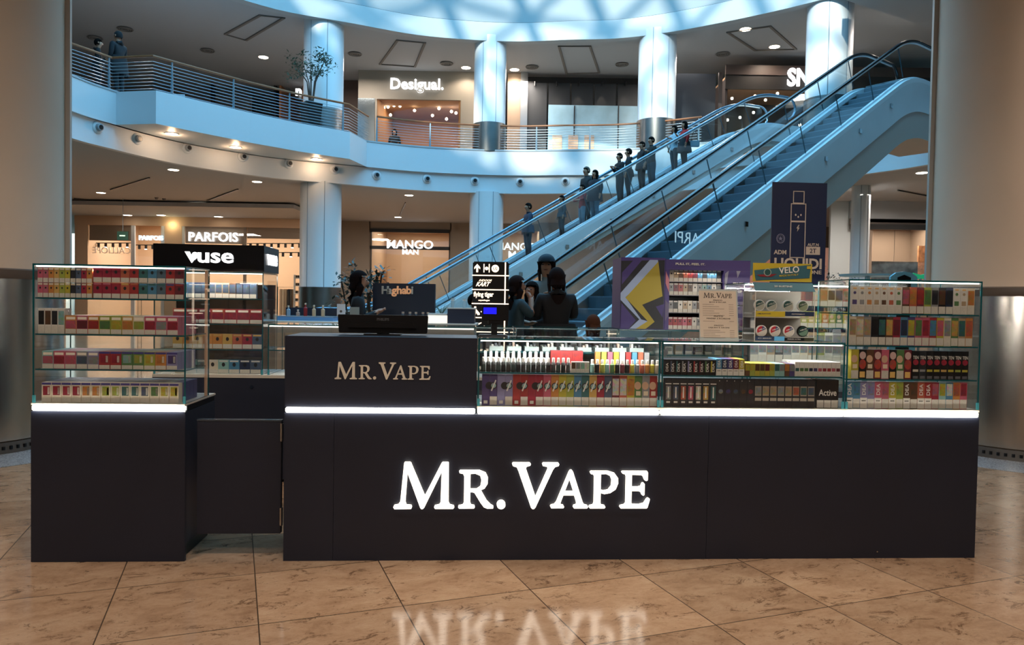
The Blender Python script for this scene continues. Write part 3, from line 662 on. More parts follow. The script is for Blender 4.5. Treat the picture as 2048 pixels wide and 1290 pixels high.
# ---- upper floor
YU = 34.0
wallseg('wall_11', -300, 500, 37, HS, ZR + .25, mat('upper_greige', '#77706a', .7)); wallseg('wall_12', 600, 690, 37, HS, ZR + .25, mat('upper_greige', '#77706a', .7))
t, a, b = shop('dark_shop', 'dark upper shop front seen behind the balustrade left of the potted tree', 425, 546, 178, 262, 36.6, None, 0, inner_m=DBROWN, energy=40, depth=3, zbase=HS)
t, a, b = shop('orange_shop', 'small orange lit upper shop behind the potted tree', 562, 604, 176, 262, 36.6, None, 0, inner_m=mat('shop_orange', '#b9764a', .7), energy=150, depth=3, zbase=HS)
sign('n', 598, 185, 12, 36.4, SIGN, t, bold=.04)
DW = mat('upper_beige', '#8d867a', .7)
wallseg('wall_13', 684, 714, YU + 1.6, HS, ZR + .25, mat('upper_brown', '#54423a', .6))
wallseg('wall_14', 713, 750, YU, HS, ZR + .25, DW); wallseg('wall_15', 917, 950, YU, HS, ZR + .25, DW)
zz = WY(830, 199, YU).z; a_, b_ = WY(750, 500, YU).x, WY(917, 500, YU).x; struct('wall_16', MB().box(a_, b_, YU, YU + .15, zz, ZR + .25), DW)
t, a, b = shop('clothes_shop', 'orange lit clothes shop under white letters on the upper floor', 750, 917, 199, 305, YU, None, 0, inner_m=mat('shop_amber', '#a8794c', .65, noise=.2, scale=1), energy=150, col=(1, .72, .46), depth=5, zbase=HS)
sign('Desigual.', 834, 172, 105, YU - .05, SIGN, t, bold=.02)
slab('pillar_panel', 715, 197, 750, 305, YU, mat('mirror_panel', '#a9b5ba', .12, metal=.9), t, dy=-.04)
for i, (px, py) in enumerate([(754, 217), (762, 216), (768, 215), (776, 214), (788, 211), (800, 212), (829, 221), (781, 230), (878, 217), (903, 223), (865, 231), (893, 238), (912, 226)]):
    p = WY(px, py, YU + 2.5); MB().sphere((0, 0, 0), .07, 8, 6).build('shop_bulb', DL, t, loc=p - Vector(t.location))
# window shop between the columns
wallseg('wall_17', 1010, 1038, YU, HS, ZR + .25, mat('upper_tan', '#8b7763', .6)); wallseg('wall_18', 1036, 1050, YU - .1, HS, ZR + .25, mat('steel_post', '#9fa3a5', .3, metal=.6))
t = thing('dark_panel_shop', 'charcoal panelled shop front with wall lights and a window in painted sky reflection', 'shop', (WY(1160, 300, YU).x, YU, HS))
for k in range(5):
    slab('wall_panel', 1049 + k * 46, 164, 1049 + k * 46 + 45.4, 309, YU, DGREY, t)
slab('header_panel', 1046, 158, 1282, 165, YU, BFR, t, dy=-.05)
slab('display_window', 1095, 213, 1280, 309, YU, mat('window_reflection', '#a9d2e6', .12, spec=.8, noise=.25, scale=.9), t, dy=-.05)  # skylight reflection painted into the pane as pale blue
for r in ((1146, 212, 1150, 309), (1234, 212, 1238, 309)): slab('window_bar', *r, YU, DGREY, t, dy=-.08)
for x in (1104, 1136, 1168): slab('lit_display', x, 272, x + 20, 302, YU, mat('display_peach', '#d8b79a', .6, noise=.3, scale=4), t, dy=-.1)
for i, px in enumerate((1070, 1114, 1157, 1204, 1250)):
    p = WY(px, 172, YU - .15); rel(MB().cyl((p.x, p.y, p.z), .05, .2, 8).build('wall_lamp', BLACK2, t), t)
    lamp('wall_lamp', (p.x, YU - .22, p.z - .05), 26, (1, .8, .62), .03, spot=1.1)
t = thing('navy_hoarding', 'plain dark navy hoarding right of the third upper column', 'panel', (WY(1390, 300, 30.6).x, 30.6, HS)); slab('board', 1350, 148, 1432, 322, 30.6, mat('navy_board', '#111b26', .5), t); slab('post', 1433, 146, 1444, 300, 30.6, DBROWN, t, dy=-.1)
t, a, b = shop('shoe_shop', 'dark upper shop with white letters left of the rightmost column', 1454, 1890, 178, 300, 31, None, 0, inner_m=DBROWN, energy=90, depth=4, zbase=HS)
slab('header_panel', 1450, 150, 1890, 178, 31, mat('header_brown', '#1d1917', .5), t, dy=-.05)
slab('edge_board', 1450, 138, 1890, 150, 31, mat('edge_brown', '#4a3d38', .5), t, dy=-.1)
sign('SNIPES', 1630, 156, 112, 30.8, SIGN, t, bold=.03, sx=.8)
for i, (px, py) in enumerate([(1464, 197), (1510, 192), (1555, 187), (1531, 200), (1480, 235), (1525, 236), (1455, 240), (1507, 225), (1600, 250)]):
    p = WY(px, py, 32); MB().sphere((0, 0, 0), .06, 8, 6).build('shop_bulb', DL, t, loc=p - Vector(t.location))
wallseg('wall_19', 1275, 1352, YU, HS, ZR + .25, DGREY)

# small lit roof window far left on the upper floor, poster easel behind the balustrade
a, b = WY(140, 122, 36.8), WY(192, 82, 36.8)
wn_ = struct('window_1', MB().prism([(a.x, a.z), (b.x, a.z + .75), (b.x, a.z + .95), (a.x, b.z)], 36.8, 36.86, axis='y'), mat('sky_window', (.62, .82, .9), em=1.1), 'bright slanted window behind the couple on the left balcony')
for k in range(3):
    z = a.z + .25 + k * .28; MB().tube([(a.x, 36.78, z), (b.x, 36.78, z + .55 - k * .15)], .02, 4).build('window_bar', RODM, wn_)
p = WY(357, 180, 25.2); es = thing('poster_easel', 'pale blue poster board standing behind the left balustrade', 'poster', (p.x, 25.2, HS + .03))
MB().box(-.2, .2, 0, .03, .05, .85).build('board', mat('poster_blue', '#a9c4d4', .5, noise=.3, scale=9), es); MB().box(-.2, -.17, 0, .25, 0, .03).box(.17, .2, 0, .25, 0, .03).build('foot', RODM, es)
# market stall things at the far right, over the right display case
Yk = 12.0
p = WY(1735, 560, Yk); st_ = thing('round_table', 'white round table top at the far right, over the right display case', 'table', (p.x, Yk, 0))
zt_ = WY(1735, 549, Yk).z; MB().lathe([(.42, zt_ - .03), (.43, zt_)], n=28).build('tabletop', mat('table_white', '#b9ccd2', .3), st_, smooth=True); MB().cyl((0, 0, .02), .04, zt_ - .05, 12).build('pedestal', CHROME, st_); MB().cyl((0, 0, 0), .25, .02, 20).build('foot', CHROME, st_)
p = WY(1808, 556, Yk - .8); ar = thing('arched_sign', 'pale blue arched board with a dark opening at the far right', 'sign', (p.x, Yk - .8, 0)); zt_ = WY(1808, 543, Yk - .8).z
MB().prism([(-.2, .0), (-.2, zt_ - .08), (-.12, zt_ - .02), (0, zt_), (.12, zt_ - .02), (.2, zt_ - .08), (.2, 0)], 0, .05, axis='y').build('board', mat('arch_blue', '#7fb6c6', .4), ar)
MB().prism([(-.1, .3), (-.1, zt_ - .09), (0, zt_ - .05), (.1, zt_ - .09), (.1, .3)], -.01, -.001, axis='y').build('opening', BLACK2, ar)
p = WY(1842, 556, Yk - .2); gs_ = thing('green_board', 'bright green bow-shaped board at the far right beside the pillar', 'sign', (p.x, Yk - .2, 0)); z0_, z1_ = WY(1842, 558, Yk - .2).z, WY(1842, 546, Yk - .2).z
MB().prism([(-.12, z0_), (.12, z0_), (.12, z1_), (0, z1_ - .03), (-.12, z1_)], 0, .03, axis='y').build('board', mat('bright_green', '#35c98a', .5, em=.3), gs_); MB().cyl((0, .015, 0), .02, z0_ + .01, 8).cyl((0, .015, 0), .12, .02, 16).build('stand', CHROME, gs_)
# ================================================================ THE STAND
ZB, ZL0, ZL1, ZC, ZT = .704, .706, .730, 1.067, 1.383
XA, XB, XC, XD, XE, XG, XK = -2.215, -1.520, -1.066, -.164, .7275, 1.649, 2.343
def kt(name, lab, cat, x, d, z=0, group=None, rot=0):
    return thing(name, lab, cat, K(x, d, z), PSI + rot, group)
# serif capitals of the stand's name, traced in a 2048-wide drawing
GLY = {
 'M': [[(65,418),(72,405),(100,400),(115,380),(119,340),(140,95),(145,88),(183,88),(190,95),(293,335),(412,95),(420,88),(460,88),(464,95),(466,380),(475,400),(505,408),(508,420),(500,430),(370,430),(362,420),(366,408),(400,400),(408,385),(413,160),(290,420),(280,431),(268,431),(260,420),(165,165),(152,380),(160,402),(195,405),(200,418),(195,430),(75,432)]],
 'R': [[(540,155),(548,147),(690,147),(735,165),(752,200),(750,245),(728,280),(700,292),(745,370),(775,400),(795,412),(793,427),(750,428),(725,418),(700,385),(655,312),(640,307),(624,307),(624,385),(632,402),(655,406),(659,418),(652,427),(545,428),(537,420),(540,408),(570,402),(578,388),(578,190),(570,172),(545,167)],[(624,172),(660,170),(695,185),(705,220),(698,265),(670,285),(624,285)]],
 '.': [[(852+32*math.cos(a*PI/9),400+32*math.sin(a*PI/9)) for a in range(18)]],
 'V': [[(928,98),(935,89),(1058,89),(1066,98),(1062,110),(1035,118),(1030,130),(1105,340),(1192,135),(1186,118),(1155,112),(1150,98),(1158,89),(1268,89),(1276,98),(1272,112),(1245,120),(1230,140),(1105,420),(1095,431),(1082,431),(1072,420),(975,150),(962,122),(935,114)]],
 'A': [[(1215,412),(1222,403),(1245,398),(1260,380),(1350,155),(1360,143),(1372,143),(1380,155),(1455,380),(1468,400),(1492,406),(1496,418),(1488,427),(1392,427),(1385,418),(1390,405),(1408,400),(1410,388),(1392,330),(1310,330),(1290,385),(1292,400),(1312,404),(1318,415),(1312,425),(1222,426)],[(1320,302),(1385,302),(1354,210)]],
 'P': [[(1507,158),(1514,150),(1640,150),(1690,165),(1716,200),(1718,240),(1700,285),(1660,312),(1615,320),(1588,312),(1588,385),(1596,402),(1620,406),(1626,418),(1618,427),(1510,427),(1503,418),(1508,407),(1532,402),(1540,388),(1540,192),(1532,175),(1512,170)],[(1588,172),(1625,170),(1658,185),(1670,215),(1668,260),(1645,290),(1610,297),(1588,290)]],
 'E': [[(1743,158),(1750,150),(1935,150),(1940,158),(1940,215),(1930,222),(1918,218),(1905,190),(1890,178),(1820,176),(1820,268),(1870,268),(1890,262),(1898,240),(1910,236),(1917,244),(1917,325),(1908,332),(1898,326),(1890,305),(1870,297),(1820,297),(1820,385),(1828,398),(1880,400),(1915,390),(1935,358),(1945,350),(1958,356),(1956,370),(1942,420),(1935,427),(1740,427),(1733,418),(1738,407),(1768,400),(1778,388),(1778,192),(1770,172),(1750,168)]]}
def brand(parent, xc, z0, width, y, m, ext=.004, name='letter'):
    k = width / 1893
    for g in ('M', 'R', '.', 'V', 'A', 'P', 'E'):
        x0 = min(p[0] for p in GLY[g][0]); x1 = max(p[0] for p in GLY[g][0]); mx = (x0 + x1) / 2
        me = shape_mesh([[((x - mx) * k, (430 - yy) * k) for x, yy in lp] for lp in GLY[g]], ext, m)
        link(name, me, parent, (xc + (mx - 1011) * k, y, z0))
LIT = mat('lit_letters', (1, .93, .80), em=2.0); FLATL = mat('cream_letters', '#c8bfae', .5)

# left cabinet with swing gate beside it
t = kt('display_cabinet', 'black cabinet at the left end of the stand, under the left glass case', 'cabinet', XA, 0)
w_ = XB - XA
MB().box(0, w_, 0, .02, .0, ZB).build('front_panel', BLACK, t, bevel=.0015)
MB().box(.004, w_ - .004, .021, .42, .075, ZB - .002).build('carcass', BLACK, t, bevel=.0015)
MB().box(.03, w_ - .03, .05, .40, 0, .074).build('plinth', BLACK2, t)
def ledstrip(t, x0, x1):
    MB().box(x0 + .006, x1 - .006, -.004, .03, ZB + .002, ZL1).build('light_strip', LED, t, bevel=.004)
    MB().box(x0 + .004, x1 - .004, .031, .41, ZB + .0005, ZL1).build('spacer', BLACK2, t)
ledstrip(t, 0, w_)
MB().box(.0, w_ + .0, .0, .42, ZL1 + .0005, ZL1 + .012).build('base_plate', CREAM, t, bevel=.002)
ldp = K((XA + XB) / 2, -.03, ZB + .015)
# swing gate
xg0, zg0 = KP(393, 1066, .06); xg1, zg1 = KP(563, 836, .06)
t = kt('swing_gate', 'black swing gate between the left cabinet and the long counter', 'gate', xg0, .06)
W = xg1 - xg0
MB().box(0, W, 0, .03, .112, .652).build('gate_panel', BLACK, t, bevel=.002)
MB().box(-.001, W + .001, -.001, .031, .6525, .66).build('top_edge', mat('edge_metal', '#4b5560', .25, metal=.7), t)
for z in (.155, .56): MB().box(W - .002, W + .010, -.012, .0, z, z + .085).cyl((W + .006, -.012, z), .006, .085, 8).build('hinge', CHROME, t)
# long counter
t = kt('counter', 'long black counter carrying the big lit name letters', 'counter', 0, 0)
xs = [XC, KP(667, 970, 0)[0], KP(1415, 970, 0)[0], XK]
for a, b in zip(xs, xs[1:]): MB().box(a + .0008, b - .0008, 0, .02, .0, ZB).build('front_panel', BLACK, t)
MB().box(XC + .002, XK - .002, .021, .5, .02, ZB - .002).build('carcass', BLACK, t)
for a, b in ((XC, XD), (XD, XE), (XE, XG), (XG, XK)): ledstrip(t, a, b)
MB().box(XD + .003, XK, 0, .42, ZL1 + .0005, ZL1 + .014).build('base_plate', CREAM, t, bevel=.002)
MB().box(XK - .003, XK, .02, .5, 0, ZB).build('end_panel', BLACK, t)
p = KP(1754, 1103, 0); MB().cyl((p[0], -.003, p[1]), .004, .004, 10, axis='y').build('screw', CHROME, t)
l = KP(787, 1016, 0); r_ = KP(1297, 1014, 0); brand(t, (l[0] + r_[0]) / 2, l[1] + .001, r_[0] - l[0], -.012, LIT, .010)
# till block
t = kt('till_block', 'black till block with cream name letters on the counter', 'counter', XC, 0)
w_ = XD - XC
MB().box(0, w_, 0, .35, ZL1 + .001, ZC).build('block', BLACK, t, bevel=.002)
l = KP(669, 758, 0); r_ = KP(861, 760, 0); brand(t, (l[0] + r_[0]) / 2 - XC, l[1], r_[0] - l[0], -.002, FLATL, .0018)
for x in (XA, XC): pass
for a, b in ((XA, XB), (XC, XD), (XD, XE), (XE, XG), (XG, XK)):
    # the strips' own light: narrow lamps lying in the slit
    o = lamp('strip_lamp', K((a + b) / 2, -.012, ZB + .012), 1.6, (1, .93, .82), size=b - a - .02, sy=.015); o.rotation_euler = (PI / 2, 0, PI + PSI) if False else (math.radians(90), 0, PSI)

# glass cases
PT = .006
KNOB = mat('rubber_black', '#111214', .5)
def glass_case(lab, x, d, w, dep, z0, z1, shelves, led=True, knob=None, group=None, energy=3.0, posts=False, back=True, rowlamps=True):
    t = kt('glass_case', lab, 'display case', x, d, z0, group); h = z1 - z0; G = [GLASS, GEDGE]
    MB().box(PT, w - PT, 0, PT, .0, h - PT, 0, 1).build('front_pane', G, t)
    MB().box(0, PT, 0, dep, 0, h - PT, 0, 1).build('side_pane', G, t); MB().box(w - PT, w, 0, dep, 0, h - PT, 0, 1).build('side_pane', G, t)
    MB().box(0, w, 0, dep, h - PT + .0005, h, 0, 1).build('top_pane', G, t)
    if back: 
        dr = MB().box(PT, w / 2 + .01, dep - .012, dep - .007, .003, h - PT - .003, 0, 1).build('sliding_door', G, t); MB().box(w / 2 - .01, w - PT, dep - .006, dep - .001, .003, h - PT - .003, 0, 1).build('sliding_door', G, t)
    # dark silicone joints along the upright corners
    for cx in (0, w):
        MB().box(cx - .002 if cx else -.001, cx + .001 if cx else .003, -.001, .002, 0, h).build('corner_joint', GEDGE, t)
        MB().box((cx - .010) if cx else -.002, cx + .002 if cx else .010, -.003, .004, 0, .035).build('corner_clip', GEDGE2, t)
    MB().box(0, w, -.001, .0, h - .008, h + .0003).build('front_edge', GEDGE, t)
    for s in shelves:
        z = s - z0; MB().box(PT + .001, w - PT - .001, PT + .004, dep - .014, z - .006, z, 0, 1).build('shelf', G, t)
        MB().box(PT + .001, w - PT - .001, PT + .001, PT + .004, z - .0065, z + .0005).build('shelf_edge', GEDGE, t)
    if led:
        MB().box(.01, w - .01, .008, .018, h - PT - .008, h - PT - .001).build('light_bar', LEDS, t)
        o = lamp('case_lamp', K(x + w / 2, d + .03, z1 - .02), energy, (1, .94, .86), size=w - .04, sy=.02); o.rotation_euler = (math.radians(18), 0, PSI)
    if knob:
        for kx, kz in knob: MB().cyl((kx, dep - .0165, kz), .018, .004, 16, axis='y').build('door_lock', KNOB, dr)
    if posts:
        for cx in (w - .014, ): MB().box(cx, cx + .012, dep - .03, dep - .018, 0, h - PT).build('lit_upright', mat('warm_upright', '#d8b090', .3), t)
    return t
def kz(px, py, d=.01): return KP(px, py, d)[1]
SL = [kz(220, 597), kz(220, 669), kz(220, 739)]
glass_case('tall glass case at the left end of the stand, full of small boxes', XA + .01, .0, XB - XA - .01, .32, ZL1 + .0125, ZT, SL, knob=[(.57, .33)], posts=True, energy=10)
SR = [kz(1820, 628), kz(1820, 692), kz(1820, 759)]
glass_case('tall glass case at the right end of the stand, four rows of boxes', XG + .004, .0, XK - XG - .012, .32, ZL1 + .0145, ZT, SR, energy=26)
S1 = [kz(1140, 746), kz(1140, 708)]
glass_case('low glass case right of the till block, with bottles and coloured boxes', XD + .006, .0, XE - XD - .012, .34, ZL1 + .0145, ZC, [S1[0]], knob=[(.53, .25)], energy=4.5)
S2 = [kz(1500, 752)]
glass_case('low glass case in the middle right, dark boxes below', XE + .004, .0, XG - XE - .010, .34, ZL1 + .0145, ZC, S2, knob=[(.1, .245)], energy=4.5)
# upper small shelf in the first low case
t = kt('acrylic_shelf', 'narrow clear upper shelf inside the low case right of the till block', 'shelf', XD + .016, .16, S1[1] - .005)
MB().box(0, XE - XD - .03, 0, .16, 0, .004, 0, 1).build('sheet', [GLASS, GEDGE], t)
# ---- far side of the stand
DB = 1.55
t = kt('back_counter', 'black rear counter of the stand, seen above the swing gate', 'counter', 0, DB - .02)
xv0, xv1 = KP(308, 520, DB)[0], KP(527, 520, DB)[0]
MB().box(xv0, XK - .1, 0, .45, .02, ZB).build('carcass', BLACK, t)
MB().box(xv0, XK - .1, -.004, .44, ZB + .001, ZB + .02).build('base_plate', CREAM, t)
p = KP(503, 774, DB - .03); MB().cyl((p[0], -.008, p[1]), .012, .01, 14, axis='y').build('lock', CHROME, t)
tw = xv1 - xv0
ST = [kz(470, 597, DB), kz(470, 648, DB), kz(470, 699, DB)]
zs0 = kz(420, 542, DB); zs1 = kz(420, 489, DB)
glass_case('tall glass tower under the black illuminated sign at the rear left', xv0, DB, tw, .38, ZB + .021, zs0 - .003, ST, group=None, energy=5, back=False)
MB().box(xv0 + .01, xv0 + tw - .01, DB + .36, DB + .364, ZB + .025, zs0 - .08).build('smoked_panel', glass_mat('smoked_glass', (.16, .17, .19), .04), None)
sp_ = bpy.data.objects['smoked_panel']; gc_ = bpy.data.objects['glass_case.004']; sp_.parent = gc_; sp_.location = (-xv0, -DB, -(ZB + .021))
t = kt('brand_header', 'black box sign with glowing white letters on the rear glass tower', 'sign', xv0, DB, zs0)
MB().box(-.005, tw + .005, -.005, .39, 0, zs1 - zs0).build('box', mat('sign_black', '#08090d', .25), t, bevel=.002)
hh = zs1 - zs0
def fit(s, wid, m, parent, x, y, z, rotz=0, bold=.02, ext=.004, name='lettering', hmax=None, shear=0, color=None, mirror=False, roty=0):
    o = text(s, 1.0, m, parent, name=name, ext=ext, bold=bold, shear=shear, color=color)
    X = [v.co.x for v in o.data.vertices]; Z = [v.co.z for v in o.data.vertices]; k = wid / (max(X) - min(X)); kz_ = k if hmax is None else hmax / (max(Z) - min(Z))
    cx, cz = k * (max(X) + min(X)) / 2, kz_ * (max(Z) + min(Z)) / 2
    o.scale = (-k if mirror else k, 1, kz_); o.rotation_euler = (0, roty, rotz)
    off_ = Matrix.Rotation(rotz, 3, 'Z') @ Matrix.Rotation(roty, 3, 'Y') @ Vector((-cx, 0, -cz)); o.location = Vector((x, y, z)) + off_; return o
fit('use', .235, SIGN, t, tw * .565, -.010, hh * .5, bold=.02, hmax=.07)
me = shape_mesh([[(0, .075), (.03, .075), (.058, .018), (.045, 0)]], .005, SIGN); link('lettering', me, t, (tw * .285, -.010, hh * .5 - .037))
me = shape_mesh([[(.02 * math.cos(a * .52), .02 * math.sin(a * .52)) for a in range(7)] + [(-.018, -.005), (-.004, -.034), (.012, -.018)]], .005, SIGN); link('lettering', me, t, (tw * .285 + .066, -.010, hh * .5 + .016))
fit('vuse', .26, SIGN, t, tw + .010, .19, hh * .5, rotz=PI / 2, bold=.02, hmax=.075)
lowx = [KP(x, 655, DB)[0] for x in (530, 745, 1030, 1237, 1500, 1660)]
for i, (a, b) in enumerate(zip(lowx, lowx[1:])):
    glass_case('low rear glass case, %s from the glass tower, behind the till area' % ORD[i], a + .006 + (0.015 if i == 0 else 0), DB, b - a - .012 - (0.015 if i == 0 else 0), .38, ZB + .021, ZC, [ZB + .19], led=(i == 0), group='low rear glass cases', energy=2)
# right return of the stand: another tall case behind the dispenser
xr0, xr1 = KP(1486, 600, 1.08)[0], KP(1690, 600, 1.08)[0]
t = kt('side_counter', 'black side counter under the second tall case at the rear right', 'counter', xr0, 1.06); MB().box(0, xr1 - xr0 + .1, 0, .40, .0, ZB).build('carcass', BLACK, t)
SS = [kz(1600, 655, 1.1), kz(1600, 612, 1.1)]
glass_case('second tall glass case behind the tin dispenser at the rear right', xr0 + .005, 1.08, xr1 - xr0 + .08, .34, ZB + .002, kz(1600, 568, 1.08), [ZB + .17] + SS, energy=6)

# ================================================================ things on top of the counters
def onto(px, py, d): x, z = KP(px, py, d); return x, z
# monitor
xa = KP(675, 650, .2)[0]; xb = KP(856, 650, .2)[0]; zt_ = kz(765, 630, .2)
t = kt('monitor', 'black computer monitor seen from behind on the till block', 'monitor', (xa + xb) / 2, .2, ZC); w2 = (xb - xa) / 2
MB().prism([(-w2 + .006, .009), (w2 - .004, .009), (w2, zt_ - ZC), (-w2, zt_ - ZC)], 0, .03, axis='y').build('casing', BLACK2, t, bevel=.003)
MB().prism([(-w2 * .75, .035), (w2 * .75, .035), (w2 * .68, .065), (-w2 * .68, .065)], -.012, -.0005, axis='y').build('rear_bulge', BLACK2, t, bevel=.002)
MB().box(-.03, .03, .008, .022, 0, .03).box(-.09, .09, -.04, .07, 0, .006).build('foot', BLACK2, t)
fit('PHILIPS', .06, mat('grey_print', '#4a4c50', .5), t, 0, -.0015, zt_ - ZC - .022, bold=.01, ext=.0008)
# customer display
x, z = onto(988, 664, .16)
t = kt('customer_display', 'small customer display on a short pole, blue screen, on the low case', 'display', x, .16, ZC)
MB().box(-.075, .065, -.03, .05, 0, .012).build('base', BLACK2, t, bevel=.003); MB().box(-.014, .016, .0, .022, .0122, .07).build('pole', BLACK2, t)
zz0, zz1 = kz(985, 646, .16) - ZC, kz(985, 609, .16) - ZC
MB().box(-.062, .072, -.004, .026, zz0 + .012, zz1).box(-.03, .035, -.002, .024, zz0 - .004, zz0 + .0125).build('housing', BLACK2, t, bevel=.002)
bx0, bx1 = KP(967, 620, .16)[0] - x, KP(993, 620, .16)[0] - x
MB().box(bx0, bx1, -.0065, -.0045, kz(980, 628, .16) - ZC, kz(980, 615, .16) - ZC).build('screen', mat('blue_screen', (.005, .005, .75), em=1.0), t)
# price sheet
x, z = onto(1440, 682, .06); wS = KP(1478, 682, .06)[0] - KP(1400, 682, .06)[0]; hS = kz(1440, 578, .06) - ZC
t = kt('price_sheet', 'cream price sheet in a clear stand on top of the low case', 'sheet', x, .07, ZC, rot=.0)
PAP = mat('cream_paper', '#b9a996', .5); INK = mat('ink', '#3b332e', .6)
tl = MB()
def lean_(y, z): return y + z * .22
MB().add([(-wS / 2, 0, 0), (wS / 2, 0, 0), (wS / 2 + .004, .05, hS), (-wS / 2 + .004, .05, hS), (-wS / 2, .003, 0), (wS / 2, .003, 0), (wS / 2 + .004, .053, hS), (-wS / 2 + .004, .053, hS)], [(0, 1, 2, 3), (7, 6, 5, 4), (0, 4, 5, 1), (1, 5, 6, 2), (2, 6, 7, 3), (3, 7, 4, 0)]).build('sheet_holder', mat('holder_clear', '#a4aba8', .1), t)
MB().box(-wS / 2, wS / 2, .003, .09, .0, .003).build('foot', GLASS, t)
pg = bpy.data.objects.new('printed_page', MB().box(-wS / 2 + .004, wS / 2 - .004, -.0012, -.0002, .018, hS - .004).mesh('page', PAP)); COL.objects.link(pg); pg.parent = t; pg.rotation_euler.x = -math.atan2(.05, hS)
brand(pg, 0, hS - .04, wS * .74, -.0016, INK, .0004)
for z, s, wd in ((hS - .052, 'PREZZI', .045), (hS - .062, 'BOX E RICAR', .085), (hS * .48, 'PREZZI', .045), (hS * .48 - .011, 'MINIDISP. E RICARICHE', .12), (hS * .3, 'PREZZI', .045), (hS * .3 - .011, 'LIQUIDI E AROMI', .105)):
    fit(s, wd, INK, pg, 0, -.0016, z, bold=0, ext=.0003, hmax=.0065, name='printed_line')
ln = MB()
for k, z in enumerate([hS - .075 - .011 * i for i in range(6)] + [hS * .48 - .026] + [hS * .3 - .026 - .009 * i for i in range(5)]):
    ln.box(-wS * .4, -wS * .4 + wS * (.3 + .13 * ((k * 7) % 3)), -.0016, -.0013, z, z + .0022); ln.box(wS * .28, wS * .4, -.0016, -.0013, z, z + .0022)
ln.build('print', mat('ink_soft', '#8a7c70', .6), pg)
# tin dispenser
xl, xr = KP(1508, 683, .05)[0], KP(1628, 683, .05)[0]; wD = xr - xl; z_ = lambda py: kz(1570, py, .05) - ZC
t = kt('tin_dispenser', 'clear two-tier tin dispenser with a yellow and teal header card', 'dispenser', xl, .05, ZC)
ACR = mat('acrylic_white', '#c9c4bb', .2)
hB, hM, hT, hH = z_(657), z_(635), z_(582), z_(526)
YEL, TEAL, NAVY = mat('card_yellow', '#b3a02a', .5), mat('card_teal', '#2d5a66', .5), mat('card_navy', '#172a48', .5)
MB().box(0, .004, 0, .16, 0, hT, 0, 1).build('side_panel', [GLASS, ACR], t); MB().box(wD - .004, wD, 0, .16, 0, hT, 0, 1).build('side_panel', [GLASS, ACR], t)
MB().box(0, wD, 0, .16, 0, .005).box(0, wD, .0, .16, hM - .003, hM).build('tray', ACR, t); MB().box(.004, wD - .004, .15, .158, .005, hT).build('back_panel', mat('acrylic_grey', '#8d8780', .2), t)
MB().box(.004, wD - .004, -.001, .001, hM, hT, 0, 1).build('front_pane', [GLASS, ACR], t)
MB().add([(0, -.002, hT - .002), (wD, -.002, hT - .002), (wD, .035, z_(565)), (0, .035, z_(565)), (0, .0, hT), (wD, 0, hT), (wD, .037, z_(565)), (0, .037, z_(565))], [(0, 1, 2, 3), (7, 6, 5, 4), (0, 3, 7, 4), (1, 5, 6, 2), (0, 4, 5, 1), (2, 6, 7, 3)]).build('sloped_card', TEAL, t)
hc = MB().box(0, wD * .99, .036, .039, z_(563), hH); o = hc.build('header_card', YEL, t)
zc0, zc1 = z_(563), hH; dz = zc1 - zc0
MB().prism([(.006, zc0 + dz * .6), (wD * .97, zc0 + dz * .95), (wD * .95, zc0 + dz * .22), (.015, zc0 + .004)], .0345, .0358, axis='y').build('header_band', TEAL, t)
fit('VELO', wD * .34, mat('white_print', '#d6d6d0', .5), t, wD * .60, .0335, zc0 + dz * .65, bold=.015, ext=.0006, roty=math.radians(-5))
fit('MADE IN ITALY', wD * .32, YEL, t, wD * .60, .0335, zc0 + dz * .36, bold=.01, ext=.0006, roty=math.radians(-5), hmax=.009)
MB().cyl((wD * .24, .0325, zc0 + dz * .5), .019, .002, 24, axis='y').build('printed_tin', mat('tin_print', '#8fa19a', .5), t); MB().cyl((wD * .24, .0318, zc0 + dz * .5), .015, .001, 24, axis='y').build('printed_tin_top', mat('tin_green', '#1f4a48', .5), t)
MB().prism([(wD * .06, zc0 + dz * .36), (wD * .4, zc0 + dz * .42), (wD * .3, zc0 + dz * .25), (wD * .12, zc0 + dz * .26)], .0330, .0343, axis='y').build('printed_red', mat('print_red', '#7c1f28', .5), t)
MB().box(wD * .9, wD * .97, .0325, .0342, zc0 + dz * .72, zc0 + dz * .88).build('small_badge', YEL, t)
fit('20 BUSTINE', wD * .3, mat('white_print', '#d6d6d0', .5), t, wD * .48, .012, (hT + z_(565)) / 2 + .002, bold=.01, ext=.0006, hmax=.008)
for (a, b, z0, z1, m) in ((.005, wD / 2, z_(634), z_(623), YEL), (wD / 2, wD - .005, z_(632), z_(623), NAVY), (.004, wD * .33, .0055, z_(673), NAVY), (wD * .33, wD * .5, .0055, z_(673), mat('label_blue', '#4f97c4', .5)), (wD * .5, wD * .83, .0055, z_(675), BLACK2), (wD * .83, wD * .99, .0055, z_(675), mat('label_olive', '#2a2a14', .5))):
    MB().box(a, b, -.004, -.0015, z0, z1).build('price_label', m, t)
for (s, x, z, m) in (('LIME FLAVOUR', .15, z_(628), NAVY), ('PEPPERMINT', .72, z_(628), ACR), ('ICY BERRIES', .17, z_(677), ACR), ('FREEZE ULTRA', .66, z_(678), ACR)):
    fit(s, wD * .22, m, t, wD * x, -.0045, z, bold=.01, ext=.0003, hmax=.005, name='label_print')
TINW = mat('tin_white', '#d3d0c8', .35)
